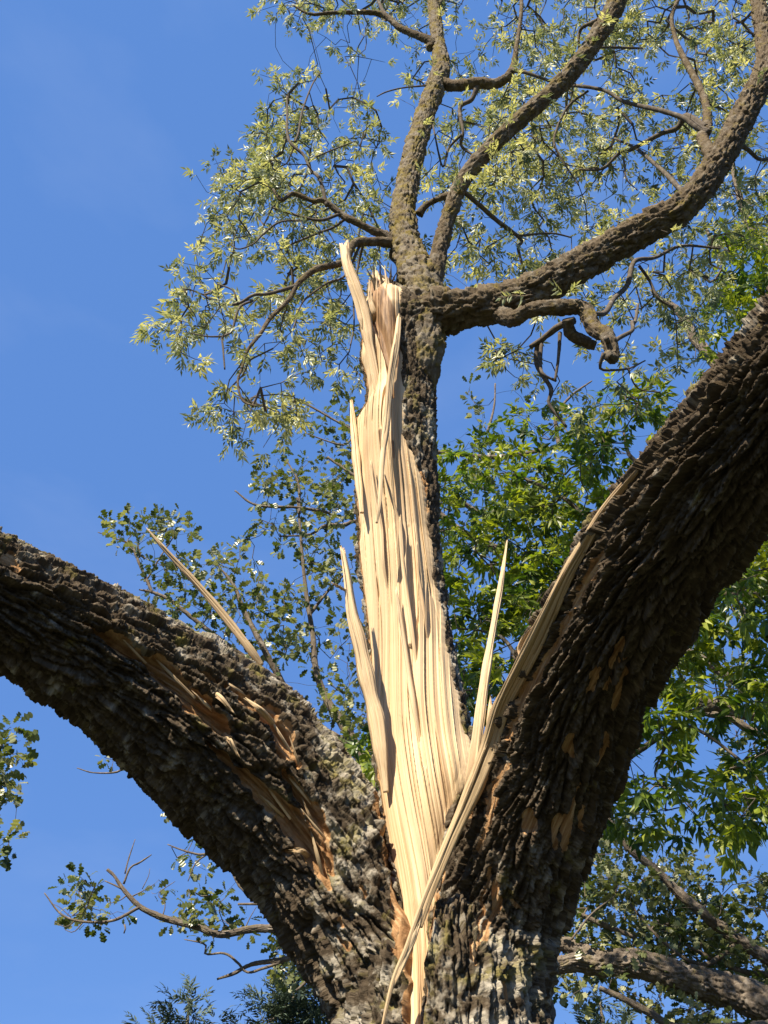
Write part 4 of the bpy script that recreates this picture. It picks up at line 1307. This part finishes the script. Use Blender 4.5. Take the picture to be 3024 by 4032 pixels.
OY = 10.0
o0 = P(1650, 3900, OY)
OAKLEAF = dict(kind='oak', ncomp=7, nleaf=1, rach=.13, LL=.12, WW=.66, droop=.2, palette=[(.035, .055, .016), (.065, .09, .022), (.12, .14, .045), (.27, .27, .14)], spread=1.0, flat=.7)
OG = "oak trees behind the broken tree"
back_tree("oak_tree", "lobed leafed oak with thin grey branches rising behind the torn spar and the left limb", [(o0[0], OY, -.2, .22), (o0[0] - .1, OY, 2.0, .19), tuple(P(1560, 3500, OY)) + (.16,), tuple(P(1480, 3150, OY)) + (.085,), tuple(P(1390, 2920, OY)) + (.06,), tuple(P(1290, 2760, OY)) + (.044,), tuple(P(1245, 2640, OY)) + (.036,), tuple(P(1231, 2496, OY)) + (.03,), tuple(P(1210, 2367, OY)) + (.026,), tuple(P(1194, 2230, OY)) + (.02,), tuple(P(1180, 2060, OY)) + (.016,), tuple(P(1170, 1960, OY)) + (.01,)], [
    [(1150, 2760, OY, 14), (1038, 2551, OY - .2, 12), (955, 2395, OY - .2, 10), (919, 2303, OY - .2, 7), (845, 2211, OY - .2, 3)],
    [(1390, 2950, OY, 22), (1250, 2860, OY, 18), (1150, 2760, OY, 14)],
    [(1100, 2680, OY - .1, 10), (900, 2540, OY - .3, 9), (753, 2423, OY - .4, 9), (671, 2358, OY - .4, 8), (597, 2331, OY - .4, 6), (548, 2322, OY - .4, 3)],
    [(600, 2334, OY - .4, 6), (551, 2220, OY - .4, 6), (514, 2147, OY - .4, 5), (450, 2119, OY - .4, 3), (386, 2096, OY - .4, 2)],
    [(580, 2280, OY - .4, 4), (640, 2180, OY - .4, 3), (700, 2090, OY - .4, 2)],
    [(1560, 2070, OY + .3, 14), (1409, 2053, OY + .2, 9), (1356, 2065, OY + .2, 8), (1279, 2070, OY + .1, 7), (1220, 2106, OY + .1, 5), (1100, 2112, OY, 3)],
    [(1600, 2600, OY + .3, 24), (1580, 2300, OY + .3, 20), (1560, 2070, OY + .3, 16), (1640, 1900, OY + .4, 10), (1680, 1820, OY + .4, 6)],
    [(1480, 3150, OY, 30), (1570, 2850, OY + .2, 28), (1600, 2600, OY + .3, 26)],
    [(1220, 2420, OY, 7), (1300, 2320, OY, 5), (1370, 2250, OY, 4)],
    [(1560, 1960, OY + .3, 10), (1420, 1890, OY + .2, 7), (1290, 1800, OY + .2, 5)],
    [(1300, 2020, OY, 6), (1180, 2000, OY, 6), (1010, 1990, OY, 5), (925, 1932, OY, 3)],
    [(1180, 2020, OY, 5), (1175, 1900, OY, 5), (1130, 1815, OY, 3)],
    [(1700, 1800, OY + .3, 10), (1430, 1710, OY + .3, 5), (1350, 1750, OY + .3, 4), (1200, 1705, OY + .3, 2)],
    [(1500, 1750, OY + .3, 6), (1350, 1670, OY + .3, 5), (1200, 1590, OY + .3, 4), (1150, 1580, OY + .3, 2)],
    [(1640, 1950, OY + .4, 18), (1800, 2075, OY + .5, 13), (1877, 2121, OY + .5, 14), (1977, 2167, OY + .5, 12), (2060, 2200, OY + .5, 8)],
    [(1790, 1950, OY + .4, 12), (1860, 2000, OY + .5, 10), (1920, 2030, OY + .5, 7)],
    [(1920, 1700, OY + .4, 6), (1945, 1600, OY + .4, 4), (1950, 1510, OY + .4, 3)],
    [(2200, 1750, OY, 9), (2190, 1640, OY, 7), (2250, 1560, OY, 5), (2330, 1500, OY, 3)],
    [(1720, 1780, OY + .4, 8), (1950, 1800, OY + .3, 9), (2200, 1760, OY, 9)],
], OAK_MID, 11, 400, OAKLEAF, [M_OAKBARK, M_OAK], 0, .5, OG, padkw={})

OAK_RIGHT = """
8: 34=2 35=3
9: 34=3 35=3
10: 33=3 34=4 35=3
11: 33=3 34=3 35=3
12: 31=3 32=4 33=3
13: 31=4 32=5 33=4
14: 31=4 32=5
15: 31=3 32=4
16: 31=3 32=2
29: 31=2 32=3 33=3
30: 32=3 33=3
31: 32=3 33=3 34=3
32: 32=3 33=4 34=4 35=3
33: 33=4 34=4 35=3
34: 33=4 34=4 35=3
35: 4=1 5=3 6=2 34=4 35=4
36: 35=4
37: 7=1 28=3 29=4 34=3 35=4
38: 8=1 28=5 29=5 30=3 33=3 34=3
39: 9=3 27=4 28=6 29=6 30=4 31=3
40: 8=1 9=3 27=5 28=6 29=6 30=5 31=4 32=3 33=2 34=1
41: 3=4 4=2 7=1 27=5 28=6 29=6 30=6 31=5 32=4 33=4 34=5 35=4
42: 3=3 4=4 5=2 8=2 9=4 10=3 26=4 27=4 28=6 29=6 30=6 31=6 32=6 33=6 34=6 35=6
43: 4=2 8=2 9=2 10=3 11=1 26=4 27=4 28=5 29=6 30=6 31=7 32=6 33=6 34=6 35=6
44: 13=3 26=2 27=4 28=4 29=6 30=6 31=6 32=6 33=6 34=6 35=6
45: 13=3 14=3 26=2 27=2 28=2 29=3 30=4 31=5 32=6 33=6 34=5 35=5
46: 26=3 27=2 28=1 29=3 30=3 31=2 32=1 33=2 35=4
47: 30=1 31=2 32=3 33=3 34=2 35=2
"""
QY = 10.5
q0 = P(3700, 4000, QY)
back_tree("oak_tree", "big oak whose thick furrowed bough reaches in from the right low behind the trunk", [(q0[0], QY, -.2, .5), (q0[0], QY, 2.5, .42), tuple(P(3640, 3500, QY)) + (.36,), tuple(P(3560, 2700, QY)) + (.28,), tuple(P(3480, 2000, QY)) + (.2,), tuple(P(3400, 1300, QY)) + (.12,)], [
    [(3680, 4080, QY, 90), (3340, 4060, QY, 78), (3024, 3972, QY, 68), (2838, 3905, QY, 62), (2661, 3848, QY, 56), (2513, 3817, QY, 52), (2358, 3790, QY, 44), (2248, 3802, QY, 34), (2174, 3811, QY, 32), (1900, 3800, QY, 26), (1500, 3720, QY, 20), (1240, 3680, QY, 17), (1157, 3672, QY, 16), (1010, 3663, QY, 15), (873, 3681, QY, 13), (772, 3644, QY, 12), (643, 3608, QY, 12), (551, 3571, QY, 10), (487, 3500, QY, 8), (450, 3451, QY, 6), (423, 3424, QY, 6)],
    [(2360, 3785, QY, 34), (2248, 3725, QY + .1, 30), (2174, 3700, QY + .1, 26), (1900, 3700, QY + .2, 22), (1500, 3740, QY + .2, 18), (1222, 3755, QY + .2, 13), (1102, 3782, QY + .2, 11), (992, 3800, QY + .2, 8), (919, 3828, QY + .2, 7), (854, 3856, QY + .2, 4)],
    [(551, 3571, QY, 7), (441, 3626, QY, 6), (322, 3626, QY, 5), (239, 3598, QY, 4), (175, 3516, QY, 2)],
    [(487, 3480, QY, 5), (514, 3415, QY, 4), (551, 3396, QY, 4), (597, 3365, QY, 2)],
    [(492, 3440, QY, 3), (505, 3380, QY, 3), (532, 3305, QY, 1.5)],
    [(480, 3500, QY, 4), (440, 3480, QY, 3), (412, 3468, QY, 2)],
    [(520, 3530, QY, 3), (570, 3505, QY, 2), (610, 3480, QY, 1.5)],
    [(1112, 3787, QY + .2, 6), (1040, 3812, QY + .2, 6), (974, 3828, QY + .2, 5), (937, 3791, QY + .2, 5), (882, 3755, QY + .2, 5), (808, 3759, QY + .2, 4), (808, 3718, QY + .2, 4), (726, 3699, QY + .2, 2)],
    [(640, 3608, QY, 3), (650, 3560, QY, 2), (625, 3520, QY, 2), (690, 3470, QY, 1.2)],
    [(300, 3620, QY, 3), (260, 3650, QY, 2), (215, 3630, QY, 1.2)],
    [(330, 3628, QY, 3), (290, 3670, QY, 2), (255, 3660, QY, 1.2)],
    [(280, 3612, QY, 2), (232, 3570, QY, 1.5), (205, 3560, QY, 1)],
    [(745, 3640, QY, 3), (755, 3570, QY, 2), (742, 3500, QY, 1.2)],
    [(505, 3520, QY, 3), (470, 3545, QY, 2), (420, 3560, QY, 1.2)],
    [(560, 3500, QY, 2), (585, 3450, QY, 1.5), (590, 3420, QY, 1)],
    [(960, 3665, QY, 3), (985, 3610, QY, 2), (1010, 3570, QY, 1.2)],
    [(300, 2331, QY - .5, 2), (280, 2325, QY - .5, 1)],
    [(1050, 3795, QY + .2, 3), (1088, 3760, QY + .2, 2), (1090, 3735, QY + .2, 1.2)],
    [(490, 3640, QY, 4), (494, 3660, QY, 3), (488, 3675, QY, 3)],
    [(1300, 3320, QY, 12), (1000, 3520, QY, 8), (870, 3345, QY, 6), (800, 3365, QY, 5), (730, 3352, QY, 4), (660, 3325, QY, 2)],
    [(1100, 3560, QY, 7), (1038, 3562, QY, 6), (937, 3560, QY, 5)],
    [(820, 3360, QY, 4), (770, 3400, QY, 3), (740, 3470, QY, 2)],
    [(700, 3080, QY, 8), (524, 3024, QY, 5), (450, 3042, QY, 4), (367, 3042, QY, 3), (303, 3024, QY, 2)],
    [(1300, 3320, QY, 14), (1000, 3200, QY, 10), (700, 3080, QY, 8)],
    [(1900, 3700, QY + .2, 20), (1600, 3500, QY, 18), (1300, 3320, QY, 14)],
    [(1240, 3830, QY + .2, 8), (1190, 3880, QY + .2, 6), (1165, 3900, QY + .2, 4)],
    [(3300, 3900, QY + .3, 36), (3024, 3780, QY + .3, 27), (2838, 3655, QY + .3, 24), (2749, 3596, QY + .2, 22), (2661, 3492, QY + .2, 19), (2572, 3411, QY + .2, 16), (2469, 3323, QY + .2, 13), (2400, 3200, QY + .2, 9), (2420, 3100, QY + .2, 5)],
    [(3560, 2900, QY, 40), (3300, 2840, QY - .3, 30), (3040, 2813, QY - .5, 26), (2949, 2806, QY - .5, 25), (2838, 2791, QY - .5, 24), (2764, 2769, QY - .5, 23), (2676, 2739, QY - .5, 21), (2572, 2722, QY - .5, 19), (2480, 2700, QY - .5, 14)],
    [(3300, 2960, QY, 26), (2985, 2887, QY, 16), (2882, 2835, QY, 15), (2779, 2813, QY, 13), (2650, 2800, QY, 9)],
    [(3300, 2760, QY, 26), (2970, 2695, QY, 22), (2875, 2666, QY, 20), (2786, 2614, QY, 18), (2700, 2560, QY, 13)],
    [(3500, 2300, QY, 40), (3200, 1850, QY, 34), (2950, 1600, QY, 28), (2784, 1388, QY, 22), (2740, 1330, QY, 19), (2674, 1227, QY, 14), (2594, 1169, QY, 9), (2565, 1140, QY, 6)],
    [(3400, 1600, QY, 34), (3150, 1150, QY, 24), (2960, 900, QY, 16), (2900, 720, QY, 10), (2880, 640, QY, 6)],
    [(2960, 900, QY, 9), (2850, 1020, QY, 9), (2780, 900, QY, 6)],
    [(2900, 3720, QY + .3, 12), (2760, 3800, QY + .3, 10), (2600, 3700, QY + .3, 7), (2480, 3560, QY + .3, 5)],
    [(3100, 4040, QY - .3, 26), (2700, 4060, QY - .3, 17), (2560, 3990, QY - .3, 14), (2450, 3930, QY - .3, 12), (2360, 3890, QY - .3, 9)],
    [(3300, 3800, QY + .5, 20), (3024, 3830, QY + .5, 13), (2860, 3800, QY + .5, 10), (2700, 3720, QY + .5, 6)],
    [(2500, 3690, QY + .2, 10), (2380, 3640, QY + .2, 12), (2280, 3600, QY + .2, 9), (2180, 3560, QY + .2, 6)],
    [(2250, 3700, QY - .2, 5), (2330, 3600, QY - .2, 4), (2420, 3530, QY - .2, 3)],
], OAK_RIGHT, 10, 500, OAKLEAF, [M_OAKBARK, M_OAK], .55, .4, OG, padkw=dict(right=True, bottom=True))

OAK_EDGE = """
34: 0=6
35: 0=8
36: 0=8 1=1
37: 0=4
38: 0=1
39: 0=5
"""
EY = 8.0
e0 = P(-1500, 4000, EY)
back_tree("oak_tree", "oak off to the left, only leafy branch tips showing beneath the left limb's far end", [(e0[0], EY, -.2, .3), (e0[0], EY, 2.5, .24), tuple(P(-1350, 2800, EY)) + (.16,), tuple(P(-1250, 2200, EY)) + (.08,)], [
    [(-1400, 3100, EY, 40), (-900, 2900, EY, 28), (-450, 2960, EY, 16), (-160, 3050, EY, 8), (-20, 3100, EY, 3)],
    [(-900, 2900, EY, 16), (-400, 3200, EY, 10), (-120, 3310, EY, 5), (0, 3330, EY, 2)],
], OAK_EDGE, 4.5, 700, OAKLEAF, [M_OAKBARK, M_OAK], 0, .3, OG, padkw=dict(left=True, n=6))

SPR = dict(kind='lance', ncomp=6, nleaf=15, rach=.40, LL=.13, WW=.26, droop=.2, palette=[(.012, .026, .012), (.022, .040, .020), (.04, .062, .034), (.08, .11, .06)], spread=.55, flat=.35)


def spruce(label, px, top_py, Y, spread_px, seed, dens):
    top = P(px, top_py, Y)
    tr = [(top[0], Y, -.3, .22), (top[0], Y, top[2] * .5, .13), (top[0], Y, top[2], .015)]
    br = []
    for i in range(14):
        z = top[2] * (1 - .06 * (i + 1))
        for s in (-1, 1):
            ln = (.28 * (i + 1)) * spread_px
            a = random.uniform(-.6, .6)
            br.append((np.array([top[0], Y, z]), np.array([top[0] + s * ln * math.cos(a), Y + ln * math.sin(a), z - .12 * ln + .1])))
    t = thing("spruce_tree", label, "tree", (float(top[0]), Y, 0.0), "spruce trees low behind the trunk")
    k = Skeleton(); k.add(np.array(tr))
    tube("trunk", np.array(tr), M_OAKBARK, t, amp=.2, cell=.05, ds=.06, seed=seed)
    pts = []
    r = np.random.default_rng(seed)
    for a, b in br:
        k.add(np.array([(*a, .03), (*((a + b) / 2 + np.array([0, 0, -.05])), .02), (*b, .008)]))
        n = max(2, int(np.linalg.norm(b - a) * dens))
        q = r.uniform(.15, 1.02, n)[:, None]
        pts.append(a + (b - a) * q + r.normal(0, .16, (n, 3)) * (.4 + q))
    pts.append(np.array([[top[0], Y, top[2]], [top[0], Y, top[2] - .15], [top[0] + .04, Y, top[2] - .35]]))
    pts = np.vstack(pts)
    crown(t, k, pts, r, SPR, [M_OAKBARK, M_SPRUCE], dict(r0=.003, wiggle=.05))


spruce("small dark spruce tip under the oak's bare left branches, slimmest of the spruces", 748, 3930, 18.0, .55, 801, 40)
spruce("broad blue green spruce directly left of the split trunk's foot", 1160, 3852, 18.5, 1.3, 802, 40)
spruce("dark spruce tip low beside the trunk's right edge under the oak bough", 2362, 3945, 17.0, .45, 803, 30)
